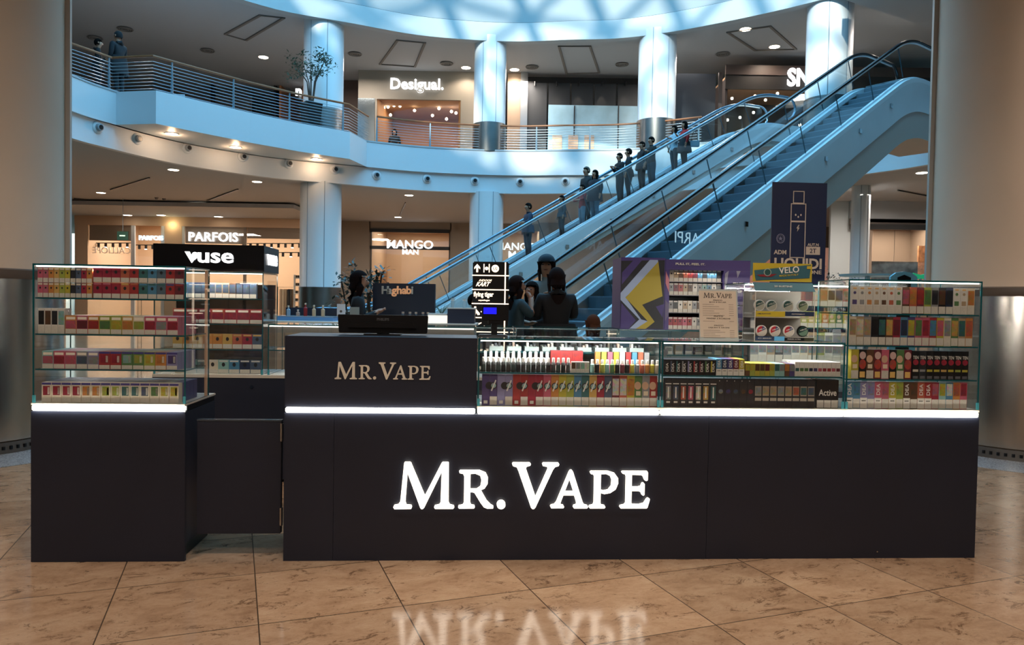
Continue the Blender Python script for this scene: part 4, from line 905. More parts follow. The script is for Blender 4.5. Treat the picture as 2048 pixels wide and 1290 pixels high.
def tin(lab, x, zc, cols, dark=False, half=False):
    q = thing('pouch_tin', lab, 'tin', K(xl + x, .05 - .0 + .01, ZC + zc), PSI, 'round tins in the dispenser'); r = .028
    MB().lathe([(r * .96, .0), (r, .002), (r, .012), (r * .96, .014)], (0, 0, 0), 28, axis='y').build('can', BLACK2 if dark else TINW, q, smooth=True)
    a0 = .45 if not half else 0.0
    top = [(r * .84 * math.cos(a0 + PI * i / 16), r * .84 * math.sin(a0 + PI * i / 16)) for i in range(17)]; bot = [(r * .84 * math.cos(a0 + PI + PI * i / 16), r * .84 * math.sin(a0 + PI + PI * i / 16)) for i in range(17)]
    MB().prism(top, -.0012, -.0001, axis='y').build('lid_print', FLAT, q, color=cols[0]); MB().prism(bot, -.0012, -.0001, axis='y').build('lid_print', FLAT, q, color=cols[1])
    if len(cols) > 2: MB().prism([(0, 0)] + top[:6], -.0018, -.0012, axis='y').build('lid_print', FLAT, q, color=cols[2])
    fit('VELO', r * 1.25, TINW, q, 0, -.0022, r * .32, bold=.02, ext=.0002, roty=-.35, hmax=.0065)
    return q
for i, px in enumerate((1521, 1545, 1578, 1608)):
    x, z = KP(px, 611, .05); tin('round white tin with dark green lid, %s from left on the upper tier' % ORD[i], x - xl, z_(623) + .0285, ['#1f4a48', '#a8a89c'] if i < 3 else ['#3b5340', '#8f9a7c'])
for i, px in enumerate((1525, 1552, 1580, 1608)):
    x, z = KP(px, 660, .05); tin(('round tin with red, blue and white lid, %s from left on the lower tier' % ORD[i]) if i < 3 else 'all dark green tin at the right end of the lower tier', x - xl, z_(674) + .0285, ['#a3202e', '#b8b4aa', '#24406a'] if i < 3 else ['#123632', '#5d7a68'], dark=i == 3)
for z0 in (z_(623) - .0026, z_(674) - .0026): MB().box(.005, wD - .005, .0, .03, z0, z0 + .0022).build('tin_ledge', ACR, t)
# purple promotional display on the rear counter
xl, xr, xm = KP(1241, 650, DB)[0], KP(1500, 650, DB)[0], KP(1330, 650, DB)[0]; wP = xr - xl; hP = kz(1330, 516, DB) - ZC; pm = xm - xl
PUR = mat('promo_purple', '#3c2f6b', .45); 
t = kt('promo_display', 'purple promotional display with a yellow zigzag and shelves of packs', 'display', xl, DB + .02, ZC + .001)
MB().box(0, pm, 0, .3, 0, hP).build('side_block', PUR, t, bevel=.002)
def art(pts, col, y=-.0012, nm='printed_shape'):
    return MB().prism([((px - 1240) / 90 * pm, (653 - py) / 137 * hP) for px, py in pts], y - .0006, y, axis='y').build(nm, FLAT, t, color=col)
art([(1240, 523), (1328, 520), (1328, 600), (1328, 652), (1241, 650)], '#151720', -.0003)
art([(1242, 545), (1264, 522), (1282, 521), (1242, 568)], '#3c2f6b'); art([(1242, 603), (1272, 636), (1258, 651), (1241, 651)], '#3c2f6b')
art([(1298, 520), (1314, 520), (1316, 532), (1250, 592), (1283, 634), (1296, 637), (1276, 652), (1259, 652), (1279, 634), (1240, 597), (1240, 584)], '#8ea0c0', -.0016)
art([(1315, 523), (1325, 589), (1284, 606), (1310, 638), (1292, 652), (1272, 652), (1296, 637), (1250, 593)], '#9a8a2c', -.0022)
art([(1328, 604), (1312, 609), (1326, 630)], '#3c2f6b', -.0016)
fx0, fx1 = pm + .03, KP(1448, 600, DB)[0] - xl; ft = hP * .82
MB().box(pm + .0005, wP, 0, .3, hP * .84, hP * .985).build('header', PUR, t); MB().box(pm + .0005, fx0, 0, .3, 0, hP * .84 - .0005).build('frame_post', PUR, t); MB().box(fx1, wP, 0, .3, 0, hP * .84 - .0005).build('frame_post', PUR, t)
MB().box(fx0, fx1, .285, .3, 0, hP * .84 - .0005).build('back_board', mat('promo_back', '#2b2733', .5), t)
fit('PULL IT, FEEL IT.', .21, ACR, t, pm + .03 + .145, -.004, hP * .92, bold=.03, ext=.001, hmax=.018)
fit('SPACK', .075, ACR, t, wP - .085, -.003, hP * .66, bold=.03, ext=.001, hmax=.018); fit('IT UP', .06, ACR, t, wP - .085, -.003, hP * .55, bold=.03, ext=.001, hmax=.018)
def art2(pts, col): return MB().prism([(x, z) for x, z in pts], -.0022, -.0006, axis='y').build('printed_shape', FLAT, t, color=col)
art2([(pm + .003, hP * .82), (pm + .028, hP * .7), (pm + .028, hP * .52), (pm + .003, hP * .65)], '#b3707c'); art2([(pm + .003, hP * .42), (pm + .028, hP * .36), (pm + .028, hP * .2), (pm + .003, hP * .12)], '#57506e')
art2([(fx1 + .01, hP * .8), (fx1 + .035, hP * .84), (fx1 + .02, hP * .6), (fx1 + .006, hP * .56)], '#8b8a9a'); art2([(fx1 + .09, hP * .84), (fx1 + .12, hP * .84), (fx1 + .1, hP * .74)], '#8b8a9a'); art2([(fx1 + .08, hP * .3), (fx1 + .12, hP * .34), (fx1 + .08, hP * .46)], '#8b8a9a')
zsh = [.006, hP * .245, hP * .49, hP * .68]
for z in zsh: MB().box(fx0, fx1, .02, .284, z - .005, z).build('display_shelf', mat('shelf_grey', '#77757c', .4), t)
PROMO = (xl + fx0, xl + fx1, DB + .03, [ZC + z for z in zsh])
lamp('promo_lamp', K(xl + (fx0 + fx1) / 2, DB + .05, ZC + hP * .8), 0.45, (1, .95, .9), size=.3, sy=.02)
# navy sign
ya = DB + .28
xl, xr = KP(1541, 540, ya)[0], KP(1650, 540, ya)[0]; z1, z0 = kz(1597, 365, ya), kz(1597, 566, ya)
t = kt('tall_notice', 'tall navy notice board with a line drawing of a vaping device', 'sign', xl, ya, ZC)
wN = xr - xl; H = z1 - ZC
MB().box(0, wN, 0, .012, .0, H).build('board', mat('notice_navy', '#16213f', .4), t, bevel=.001)
NP = mat('notice_print', '#b6aa9c', .5)
def nz(py): return kz(1597, py, ya) - ZC
def nx(px, py): return KP(px, py, ya)[0] - xl
def bar(pts, wd=.006):
    P = [(nx(*p), nz(p[1])) for p in pts]; mb = MB()
    mb.tube([(x, -.0012, z) for x, z in P], wd / 2, 4, closed=True, rr=None); return mb.build('line_drawing', NP, t)
xc = nx(1596, 450)
for (a, b, c, d_) in ((-.043, .043, nz(407), nz(382)), (-.058, .058, nz(443), nz(407)), (-.058, .058, nz(516), nz(443))):
    MB().box(xc + a, xc + b, -.0015, -.0002, d_ - .006, d_).box(xc + a, xc + b, -.0015, -.0002, c, c + .006).box(xc + a, xc + a + .006, -.0015, -.0002, c, d_).box(xc + b - .006, xc + b, -.0015, -.0002, c, d_).build('line_drawing', NP, t)
for dx, dz in ((-.02, .0), (.0, -.014), (.02, .0)): MB().sphere((xc + dx, -.001, nz(430) + dz), (.006, .0015, .008), 10, 8).build('drop_mark', NP, t)
me = shape_mesh([[(.004, .03), (-.012, .004), (-.002, .004), (-.006, -.02), (.012, .010), (.002, .010), (.010, .03)]], .001, NP); link('bolt_mark', me, t, (xc, -.001, nz(458)))
ex, ez = nx(1561, 478), nz(478)
EMB = mat('emblem_grey', '#6d6f86', .5)
mb = MB(); mb.tube([(ex + .03 * math.cos(a * PI / 12), -.001, ez + .033 * math.sin(a * PI / 12)) for a in range(24)], .0035, 4, closed=True); mb.tube([(ex + .022 * math.cos(a * PI / 12), -.001, ez + .024 * math.sin(a * PI / 12)) for a in range(24)], .0015, 4, closed=True); mb.build('emblem_wreath', EMB, t)
me = shape_mesh([[((.018 if k % 2 == 0 else .008) * math.sin(k * PI / 5), (.018 if k % 2 == 0 else .008) * math.cos(k * PI / 5)) for k in range(10)]], .001, EMB); link('emblem_star', me, t, (ex, -.001, ez))
fit('ADM', .095, NP, t, nx(1560, 505), -.001, nz(505), bold=.03, ext=.0006); fit('AUT.N', .085, NP, t, nx(1626, 489), -.001, nz(489), bold=.02, ext=.0006)
MB().box(nx(1612, 500), nx(1640, 500), -.0012, -.0002, nz(509), nz(493)).build('number_plate', NP, t); fit('2T', .05, mat('notice_navy', '#16213f', .4), t, nx(1626, 501), -.0016, nz(501), bold=.01, ext=.0004)
fit('LIQUIDI', wN * .87, NP, t, wN * .5, -.001, nz(529), bold=.03, ext=.0006); fit('DA INALAZIONE', wN * .87, NP, t, wN * .5, -.001, nz(544), bold=.02, ext=.0006, hmax=.028)

# ================================================================ navy counter of the next stand
NVY = mat('navy_laminate', '#13233b', .45)
def gz(px, py, Y): return WY(px, py, Y)
t = thing('navy_board', 'navy sign board with copper and white letters behind the monitor', 'sign', (WY(808, 600, 8.9).x, 8.9, 0))
a, b = WY(745, 628, 8.9), WY(870, 568, 8.9)
rel(MB().box(a.x, b.x, 8.9, 9.0, 0, b.z).build('board', NVY, t), t)
COP = mat('copper_letters', '#c98a5a', .3, metal=.6, em=.35, emc='#e8b48a'); 
c = WY(797, 580, 8.9)
for i, (ch, px, m) in enumerate((('H', 771, SIGN), ('a', 780, mat('white_letters', '#cfcfc8', .4)), ('g', 789, COP), ('h', 799, COP), ('a', 809, COP), ('b', 818, COP), ('i', 825, mat('white_letters', '#cfcfc8', .4)))):
    if ch == 'H': m = mat('white_letters', '#cfcfc8', .4)
    p = WY(px, 580, 8.9); o = text(ch, .13, m, t, ext=.01, bold=.004); o.location = Vector((p.x, 8.88, p.z - .045)) - t.location
Yc = 7.6
a, b = WY(545, 655, Yc), WY(948, 655, Yc); ztop = WY(700, 644, Yc).z
t = thing('stall_counter', 'low pale counter with a lit white edge in front of the navy board', 'counter', ((a.x + b.x) / 2, Yc, 0)); t0 = t
rel(MB().box(a.x, b.x, Yc, Yc + .55, 0, ztop - .03).build('body', mat('stall_body', '#8f8a84', .5), t), t)
rel(MB().box(a.x - .02, b.x + .02, Yc - .02, Yc + .57, ztop - .029, ztop).build('top', mat('stall_top', '#c9d3d4', .3), t), t)
rel(MB().box(a.x, b.x, Yc - .01, Yc - .001, ztop - .06, ztop - .035).build('light_edge', mat('stall_light', (1, .93, .85), em=1.2), t), t)
pn = MB(); 
for k in range(24): pn.box(a.x + .05 + k * (b.x - a.x - .1) / 24, a.x + .05 + (k + .9) * (b.x - a.x - .1) / 24, Yc - .012, Yc - .002, .2, ztop - .12)
rel(pn.build('slat_panel', mat('stall_slats', '#a08f7e', .5), t), t)
def on_top(name, lab, cat, px, Yo=.3, group=None): p = WY(px, 620, Yc + Yo); return thing(name, lab, cat, (p.x, Yc + Yo, ztop), 0, group)
# blue-lit chiller on that counter
t = on_top('lit_chiller', 'low blue-lit display tray on the pale counter, left of the monitor', 'display', 612, .25); a, b = WY(555, 630, Yc + .25).x, WY(668, 630, Yc + .25).x
zz1 = WY(612, 634, Yc + .25).z - ztop; zz2 = WY(612, 616, Yc + .25).z - ztop
rel_ = lambda o: o
MB().box(a - t.location.x, b - t.location.x, -.05, .3, 0, zz1).build('tray', mat('tray_blue', '#3f6d9c', .3, em=.35), t); MB().box(a - t.location.x, b - t.location.x, .28, .3, zz1, zz2).build('riser', NVY, t)
MB().box(a - t.location.x - .01, b - t.location.x + .01, -.06, .31, zz1 + .0005, zz1 + .01).build('glass_lid', mat('lid_pale', '#7d8f9c', .2), t)
LIDZ = ztop + zz1 + .0105
for i, (px, c, hh_) in enumerate([(577, '#8fb4cc', .09), (596, '#b8a89c', .05), (611, '#8c1c22', .12), (628, '#c9b898', .1), (646, '#c9b898', .1)]):
    p = WY(px, 620, Yc + .33); q = thing('small_bottle', '%s bottle, %s from left on the blue-lit tray' % (['pale blue', 'beige', 'dark red', 'cream', 'second cream'][i], ORD[i]), 'bottle', (p.x, Yc + .33, LIDZ), 0, 'bottles on the blue-lit tray')
    MB().lathe([(.02, 0), (.021, hh_ * .7), (.009, hh_ * .8), (.009, hh_)], n=12).build('glass', FLAT, q, smooth=True, color=c); MB().cyl((0, 0, hh_), .011, .018, 10).build('cap', FLAT, q, color='#d8d0c0')
for i, px in enumerate((806, 820, 832, 846, 856)):
    p = WY(px, 620, Yc + .45); q = thing('small_bottle', 'little white jar, %s from left before the navy board' % ORD[i], 'bottle', (p.x, Yc + .45, ztop), 0, 'jars before the navy board')
    MB().lathe([(.016, 0), (.018, .05), (.012, .065)], n=12).build('jar', FLAT, q, smooth=True, color='#c8ccc9'); MB().cyl((0, 0, .0655), .012, .022, 10).build('cap', FLAT, q, color='#3a4a56'); MB().cyl((0, 0, .088), .014, .02, 10).build('knob', FLAT, q, color='#9c8574')
q = on_top('menu_holder', 'small upright card holder to the right of the attendant', 'card', 709, .4); MB().box(-.05, .05, 0, .012, 0, .15).build('card', mat('card_sage', '#7d8780', .5), q)
q = on_top('menu_box', 'white card with a small dark mark, left of the attendant', 'card', 682, .5); MB().box(-.045, .045, 0, .012, 0, .18).build('card', WHITEP, q); MB().cyl((0, -.002, .1), .014, .002, 12, axis='y').build('mark', mat('mark_dark', '#54493c', .5), q)
q = on_top('blue_box', 'flat blue box on the counter before the card holder', 'box', 705, .2); MB().box(-.12, .1, 0, .15, 0, .035).build('carton', mat('box_blue', '#3c4f73', .5), q)
q = on_top('lit_counter_box', 'cream lit box at the right end of the monitor', 'box', 875, .15); MB().box(-.1, .1, 0, .2, 0, .08).build('light_box', mat('lit_cream', (1, .9, .75), em=.8), q); MB().box(-.1, .1, 0, .2, .0801, .1).build('lid', mat('stall_top', '#c9d3d4', .3), q)
q = on_top('side_case', 'navy case holding pale paper cups left of the directory totem', 'case', 920, .15); zq = WY(920, 618, Yc + .15).z - ztop; MB().box(-.13, .15, 0, .3, 0, zq).build('body', NVY, q); MB().box(-.14, .16, -.01, .31, zq + .0005, zq + .012).build('top', mat('stall_top', '#c9d3d4', .3), q)
for i, px in enumerate((906, 929)):
    p = WY(px, 620, Yc + .3); c_ = thing('cup_stack', 'pale paper cup with leafy print, %s on the navy case' % ('left one' if i == 0 else 'right one'), 'cup', (p.x, Yc + .3, ztop + zq + .013), 0, 'cups on the navy case'); MB().lathe([(.02, 0), (.028, .07)], n=14).build('cup', FLAT, c_, smooth=True, color='#9fc0cf'); MB().lathe([(.029, .0705), (.02, .085), (.026, .1)], n=12).build('lid', FLAT, c_, smooth=True, color='#b8d0d8')
p = WY(886, 620, Yc + .35); c_ = thing('potted_plant', 'small spiky plant in a red pot beside the navy board', 'plant', (p.x - .03, Yc + .5, ztop)); MB().lathe([(.035, 0), (.05, .09), (.045, .09)], n=16).build('pot', FLAT, c_, smooth=True, color='#8c2a24')
sp = MB()
for k in range(16):
    a_ = k * 2.4; r_ = .03 + .012 * (k % 4); sp.tube([(0, 0, .08), (r_ * math.cos(a_), r_ * math.sin(a_), .14), (2.2 * r_ * math.cos(a_), 2.2 * r_ * math.sin(a_), .14 + .06 * ((k * 5) % 3) / 2)], .003, 4, rr=[.003, .003, .0006])
sp.build('spiky_leaves', mat('spiky_green', '#4a6a5c', .5), c_)
# directory totem
Yt = 8.5
a, b = WY(944, 640, Yt), WY(1018, 524, Yt); wT = b.x - a.x
t = thing('directory_totem', 'black mall directory totem with glowing lines and shop names', 'sign', ((a.x + b.x) / 2, Yt, 0))
x0 = -wT / 2; zT = b.z
MB().box(x0, -x0, 0, .14, .0, zT).build('body', mat('totem_dark', '#1c1815', .3), t, bevel=.012)
TL = mat('totem_light', (1, .80, .60), em=1.7)
tz = lambda py: WY(980, py, Yt).z; tx = lambda px: WY(px, 600, Yt).x - t.location.x
for py in (551, 579.5, 607.5, 635.5, 664): MB().box(x0 - .006, -x0 + .004, -.006, .005, tz(py) - .006, tz(py) + .006).build('light_line', TL, t)
MB().box(tx(1008.5), tx(1011), -.008, -.002, .1, zT - .005).build('light_line', TL, t)
me = shape_mesh([[(-.011, -.045), (.011, -.045), (.011, .01), (.034, -.012), (.034, .012), (0, .05), (-.034, .012), (-.034, -.012), (-.011, .01)]], .003, TL); link('arrow_mark', me, t, (tx(953.5), -.004, tz(537)))
MB().box(tx(966), tx(968), -.005, -.001, tz(545), tz(528)).box(tx(976.5), tx(978.5), -.005, -.001, tz(545), tz(528)).cyl((tx(972.3), -.005, tz(537)), .02, .004, 16, axis='y').build('restaurant_mark', TL, t)
MB().cyl((tx(989.5), -.004, tz(537)), .043, .003, 24, axis='y').build('round_mark', TL, t); fit('U2', .05, mat('totem_dark', '#1c1815', .3), t, tx(989.5), -.006, tz(537), bold=.01, ext=.001)
fit('INDOOR', .15, TL, t, tx(970), -.004, tz(561), bold=.02, ext=.001, shear=.5, hmax=.024); fit('KART', .17, TL, t, tx(966), -.004, tz(568.5), bold=.03, ext=.001, shear=.5, hmax=.05)
fit('flying tiger', .23, TL, t, tx(967), -.004, tz(590), bold=.03, ext=.001, hmax=.075); fit('copenhagen', .13, TL, t, tx(968), -.004, tz(601), bold=.03, ext=.001, hmax=.026)
me = shape_mesh([[(-.03, .05), (-.008, .05), (-.008, .02), (.032, -.025), (.036, -.045), (.01, -.05), (-.006, -.02), (-.012, -.045), (-.036, -.045), (-.036, -.02), (-.022, .0), (-.034, .02)]], .003, TL); link('escalator_mark', me, t, (tx(954), -.004, tz(622)))
fit('-1', .05, TL, t, tx(966), -.004, tz(622), bold=.02, ext=.001)
me = shape_mesh([[(-.02, -.045), (-.005, -.045), (0, -.01), (.05, .02), (.05, .03), (-.005, .01)]], .003, TL); link('slope_mark', me, t, (tx(955), -.004, tz(650)))
# ================================================================ GOODS
PAL = dict(crimson='#9c2038', pink='#c05068', rose='#b4576a', orange='#c47a35', amber='#c79a4c', lime='#9aa23c', charcoal='#26282e', slate='#46566e', teal='#2f6668', blue='#3f7ca0', steel='#4a6272', maroon='#6c2230',
           red='#a32a2c', cream='#cdbfa6', yellow='#b5a52c', purple='#463a72', lilac='#7f7ba6', brown='#5e3d28', white='#cfcac0', black='#17171b', green='#4f7a44', grey='#85878a', mint='#7fb0a8', tan='#a88c68', navy='#24304f', coral='#b8563c')
MC = {}
def _mute(c):
    r, g, b = [int(c[i:i + 2], 16) for i in (1, 3, 5)]; m = (r + g + b) / 3
    return '#%02x%02x%02x' % tuple(int((v * .84 + m * .16) * .93) for v in (r, g, b))
PAL = {k: _mute(v) for k, v in PAL.items()}
def q3(v): return round(v, 3)
def box_mesh(w, dp, h, m, nm='carton'):
    k = (q3(w), q3(dp), q3(h), m.name)
    if k not in MC: MC[k] = MB().box(-w / 2, w / 2, 0, dp, 0, h).mesh(nm, m)
    return MC[k]
def plate(w, x, z0, z1, m, y=-.0006):
    k = ('p', q3(w), q3(x), q3(z0), q3(z1), m.name, y)
    if k not in MC: MC[k] = MB().box(x - w / 2, x + w / 2, y, -.0001, z0, z1).mesh('plate', m)
    return MC[k]
def glyph(s, w, h, x, z, parent, m, roty=0, color=None, y=-.0009, name='lettering'):
    me = text_mesh(s, 1.0, .0003, .01, m); X = [v.co.x for v in me.vertices]; Z = [v.co.z for v in me.vertices]
    kx, kz_ = w / (max(X) - min(X)), h / (max(Z) - min(Z)); cx, cz = kx * (max(X) + min(X)) / 2, kz_ * (max(Z) + min(Z)) / 2
    o = link(name, me, parent, None, 0, color); o.scale = (kx, 1, kz_); o.rotation_euler = (0, roty, 0); v = Matrix.Rotation(roty, 3, 'Y') @ Vector((-cx, 0, -cz)); o.location = Vector((x, y, z)) + v; return o
def disc(r, x, z, m, y=-.0008, n=16, ell=1.0):
    k = ('d', q3(r), q3(x), q3(z), m.name, y, n, ell)
    if k not in MC: MC[k] = MB().prism([(x + r * ell * math.cos(2 * PI * i / n), z + r * math.sin(2 * PI * i / n)) for i in range(n)], y, y + .0004, axis='y').mesh('mark', m)
    return MC[k]
LW = mat('print_white', '#cfccc4', .5); LK = mat('print_black', '#18181c', .5)
def pack(lab, x, d, z, w, dp, h, col, kind='plain', col2=None, group=None, name='vape_box', txt=None, off_y=0):
    c1 = PAL.get(col, col); c2 = PAL.get(col2, col2) if col2 else c1
    # the lower panel of most boxes is the pale warning print
    ld = link(name, box_mesh(w, dp, h, CARTON), None, K(x, d, z), PSI, c1); tag(ld, lab, 'box', group)
    P = lambda me, nm, c=None: link(nm, me, ld, (0, 0, 0), 0, c)
    wl = lambda f=.29: P(plate(w * .94, 0, h * .02, h * f, WLAB), 'warning_label')
    if kind == 'plain': pass
    elif kind == 'pod':      # small box with a dark device drawn on it
        wl(.31); P(disc(w * .2, 0, h * .66, LK, ell=.8), 'device_print'); P(plate(w * .8, 0, h * .86, h * .97, FLAT), 'brand_band', c2)
    elif kind == 'fruit':
        wl(.27); P(plate(w * .9, 0, h * .3, h * .72, ART), 'fruit_print', c2); P(plate(w * .8, 0, h * .78, h * .92, FLAT), 'brand_band', '#d8cdbd')
    elif kind == 'puffs':
        wl(.24); P(plate(w * .96, 0, h * .88, h * .99, FLAT), 'brand_band', '#3a3470'); P(plate(w * .72, 0, h * .36, h * .82, ART), 'device_print', c2); P(plate(w * .2, w * .22, h * .4, h * .76, FLAT), 'stripe', '#b9b4a8')
    elif kind == 'tall':
        wl(.29); P(plate(w * .86, 0, h * .36, h * .9, ART), 'art_print', c2)
    elif kind == 'blank':
        wl(.29); P(disc(w * .2, 0, h * .76, FLAT), 'emblem', c2); P(plate(w * .62, 0, h * .33, h * .5, FLAT), 'flavour_name', c2); P(plate(w * .5, 0, h * .9, h * .95, FLAT), 'brand_band', '#c99a5a')
    elif kind == 'figure':
        P(disc(h * .13, 0, h * .8, FLAT, ell=.85), 'head_print', '#b89a94'); P(disc(h * .17, 0, h * .5, ART, ell=.7, y=-.0012), 'body_print', '#a8453c'); P(plate(w * .7, 0, h * .05, h * .25, FLAT), 'name_plate', '#c9a25a')
    elif kind == 'side':
        wl(.29); P(disc(h * .13, -w * .1, h * .68, FLAT, ell=.85), 'emblem', '#b8957c'); P(plate(w * .6, 0, h * .36, h * .5, FLAT), 'flavour_name', '#c9b8a0')
    elif kind == 'ten':
        glyph('TEN', w * .8, h * .11, 0, h * .77, ld, LW); P(disc(h * .1, 0, h * .6, ART, ell=1), 'fruit_print', '#a32a3c'); P(plate(w * .78, 0, h * .27, h * .35, FLAT), 'flavour_band', c2); P(plate(w * .7, 0, h * .03, h * .12, FLAT), 'small_print', '#55555a')
    elif kind == 'dea':
        P(plate(w * .97, 0, h * .01, h * .40, FLAT), 'lower_panel', '#c3beb4'); glyph('DEA', h * .42, w * .5, 0, h * .72, ld, LW, roty=-PI / 2); P(plate(w * .6, 0, h * .27, h * .31, LK), 'flavour_name')
    elif kind == 'deal':
        wl(.36); P(plate(w * .8, 0, h * .5, h * .95, ART), 'art_print', c2)
    elif kind == 'deadark':
        glyph('DEA', h * .55, w * .42, 0, h * .5, ld, LW, roty=-PI / 2); P(plate(w * .25, -w * .3, h * .2, h * .9, FLAT), 'colour_edge', c2)
    elif kind == 'swirl':
        wl(.29); P(disc(min(w * .46, h * .22), 0, h * .64, LK), 'round_mark'); P(disc(min(w * .33, h * .16), 0, h * .64, ART, y=-.0014), 'mark_centre', '#8fb0ac'); 
        me = MC.setdefault(('sl', q3(w), q3(h)), MB().prism([(-w * .35, h * .48), (-w * .2, h * .46), (w * .36, h * .8), (w * .24, h * .83)], -.0019, -.0015, axis='y').mesh('slash', LW)); P(me, 'mark_slash')
    elif kind == 'swirlL':
        P(disc(w * .5, w * .45, h * .64, LK), 'round_mark'); P(plate(w * .5, 0, h * .06, h * .16, LW), 'small_print')
    elif kind == 'framed':
        P(plate(w * .86, 0, h * .42, h * .76, FLAT), 'picture_frame', '#8d8274'); P(plate(w * .74, 0, h * .46, h * .72, ART, y=-.001), 'picture', c2); P(plate(w * .86, 0, h * .24, h * .35, FLAT), 'name_plate', '#8d8274')
    elif kind == 'darkfruit':
        P(plate(w * .66, 0, h * .26, h * .74, ART), 'fruit_print', c2); P(plate(w * .8, 0, h * .8, h * .83, LW), 'brand_band'); P(plate(w * .5, 0, h * .14, h * .2, LW), 'small_print'); P(plate(w * .16, 0, h * .32, h * .7, LW, y=-.0014), 'name_stripe')
    elif kind == 'faint':
        P(disc(w * .3, 0, h * .56, ART), 'fruit_print', c2); P(plate(w * .1, -w * .2, h * .92, h * .95, LW), 'dot')
    elif kind == 'miniyel':
        P(plate(w * .9, 0, h * .42, h * .95, ART), 'art_print', c2)
    elif kind == 'mini':
        wl(.3); P(plate(w * .8, 0, h * .36, h * .58, ART), 'fruit_print', c2)
    return ld
def rowx(p0, p1, n, d):   # n slots between two pixel columns
    a, b = KP(p0, 700, d)[0], KP(p1, 700, d)[0]; s = (b - a) / n; return [a + s * (i + .5) for i in range(n)], s
def rowpacks(p0, p1, d, z, ptop, pmid, specs, where, dp=.03, kind=None, depth_rows=0, group=None, word='box', gap=.0012, z_over=None):
    xs, s = rowx(p0, p1, len(specs), d); h = (KP(pmid, ptop, d)[1] - z) if z_over is None else z_over
    out = []
    for i, (x, sp) in enumerate(zip(xs, specs)):
        col, kd, c2 = (sp + (None, None))[:3] if isinstance(sp, tuple) else (sp, kind, None)
        kd = kd or kind
        pack('%s %s, %s from left, %s' % (col, word, ordn(i), where), x, d, z + .0003, s - gap, dp, h - .001, col, kd, c2, group, name='liquid_box' if ('right case' in where or 'low case' in where) and 'rear' not in where else 'vape_box')
    if depth_rows: backrows(xs, s - gap, d, dp, z, h - .001, depth_rows, [sp[0] if isinstance(sp, tuple) else sp for sp in specs], where)
    return h
def backrows(xs, w_, d, dp, z, h, n, cols, where):
    mb = MB(); ms = []; use = []
    for c in cols:
        c = 'white' if kind_top.get(c) else c
        if c not in use: use.append(c)
    for x, c in zip(xs, cols):
        c = 'white' if kind_top.get(c) else c
        for r in range(n):
            y0 = d + (dp + .002) * (r + 1); P = [K(x + sx * w_ / 2, y0 + sy, zz) for zz in (z + .0003, z + h) for sy in (0, dp) for sx in (-1, 1)]
            mb.add(P, [(0, 2, 3, 1), (4, 5, 7, 6), (0, 1, 5, 4), (2, 6, 7, 3), (0, 4, 6, 2), (1, 3, 7, 5)], use.index(c))
    o = mb.build('box_rows', [mat('card_' + c.strip('#'), PAL.get(c, c), .35) for c in use]); tag(o, 'plain rows of boxes behind the front row ' + where, 'box', None, 'stuff')
kind_top = {}
df = .014; ZP = ZL1 + .0125; ZPR = ZL1 + .0145
# --- left case
sm = ['pink', 'rose', 'orange', 'amber', 'lime', 'yellow', 'charcoal', 'slate', 'crimson', 'orange']
lg = [('crimson', 'pod', 'rose'), ('crimson', 'pod', 'rose'), ('crimson', 'pod', 'red'), ('coral', 'pod', 'amber'), ('red', 'pod', 'coral'), ('teal', 'pod', 'blue'), ('blue', 'pod', 'teal'), ('steel', 'pod', 'teal'), ('red', 'pod', 'purple'), ('maroon', 'pod', 'red')]
h1 = (kz(130, 536, df) - SL[0]) / 2; h2 = (kz(270, 534, df) - SL[0]) / 2
for lv, wn in ((0, 'lower'), (1, 'upper')):
    rowpacks(75, 184, df, SL[0] + lv * (h1 + .0005), 0, 0, [(c, 'pod', 'cream') for c in sm], '%s layer of small packs, left case' % wn, dp=.022, group='small packs on the left case top shelf', word='pack', z_over=h1)
    rowpacks(186, 367, df, SL[0] + lv * (h2 + .0005), 0, 0, lg, '%s layer of large packs, left case' % wn, dp=.03, group='boxes on the left case top shelf', z_over=h2)
rowpacks(76, 129, df, SL[1], 616, 100, [('white', 'tall', 'black'), ('white', 'tall', 'brown'), ('white', 'tall', 'charcoal'), ('white', 'tall', 'mint')], 'left case second shelf', group='slim boxes, left case second shelf', word='slim box', depth_rows=1)
f2 = [('orange', 'fruit', 'pink'), ('rose', 'fruit', 'maroon'), ('orange', 'fruit', 'red'), ('lime', 'fruit', 'green'), ('lime', 'fruit', 'yellow'), ('amber', 'fruit', 'orange'), ('cream', 'fruit', 'lime'), ('pink', 'fruit', 'crimson'), ('pink', 'fruit', 'grey'), ('pink', 'fruit', 'crimson')]
rowpacks(130, 356, df, SL[1], 632, 250, f2, 'left case second shelf', group='fruit boxes, left case second shelf', word='fruit box', depth_rows=4, dp=.045)
f3 = [('mint', 'fruit', 'rose'), ('pink', 'fruit', 'crimson'), ('rose', 'fruit', 'pink'), ('grey', 'fruit', 'slate'), ('lilac', 'fruit', 'grey'), ('red', 'puffs', 'crimson'), ('red', 'puffs', 'crimson'), ('green', 'puffs', 'mint'), ('green', 'puffs', 'lime'), ('lime', 'puffs', 'yellow'), ('orange', 'puffs', 'orange'), ('lilac', 'puffs', 'purple')]
rowpacks(84, 355, df, SL[2], 703, 220, f3, 'left case third shelf', group='boxes, left case third shelf', depth_rows=4, dp=.045)
f4 = [('pink', 'puffs', 'crimson')] * 4 + [('amber', 'puffs', 'orange')] * 2 + [('amber', 'puffs', 'lime')] * 2 + [('teal', 'puffs', 'mint'), ('mint', 'puffs', 'teal'), ('slate', 'puffs', 'mint'), ('green', 'puffs', 'mint'), ('lime', 'puffs', 'yellow'), ('lime', 'puffs', 'yellow')]
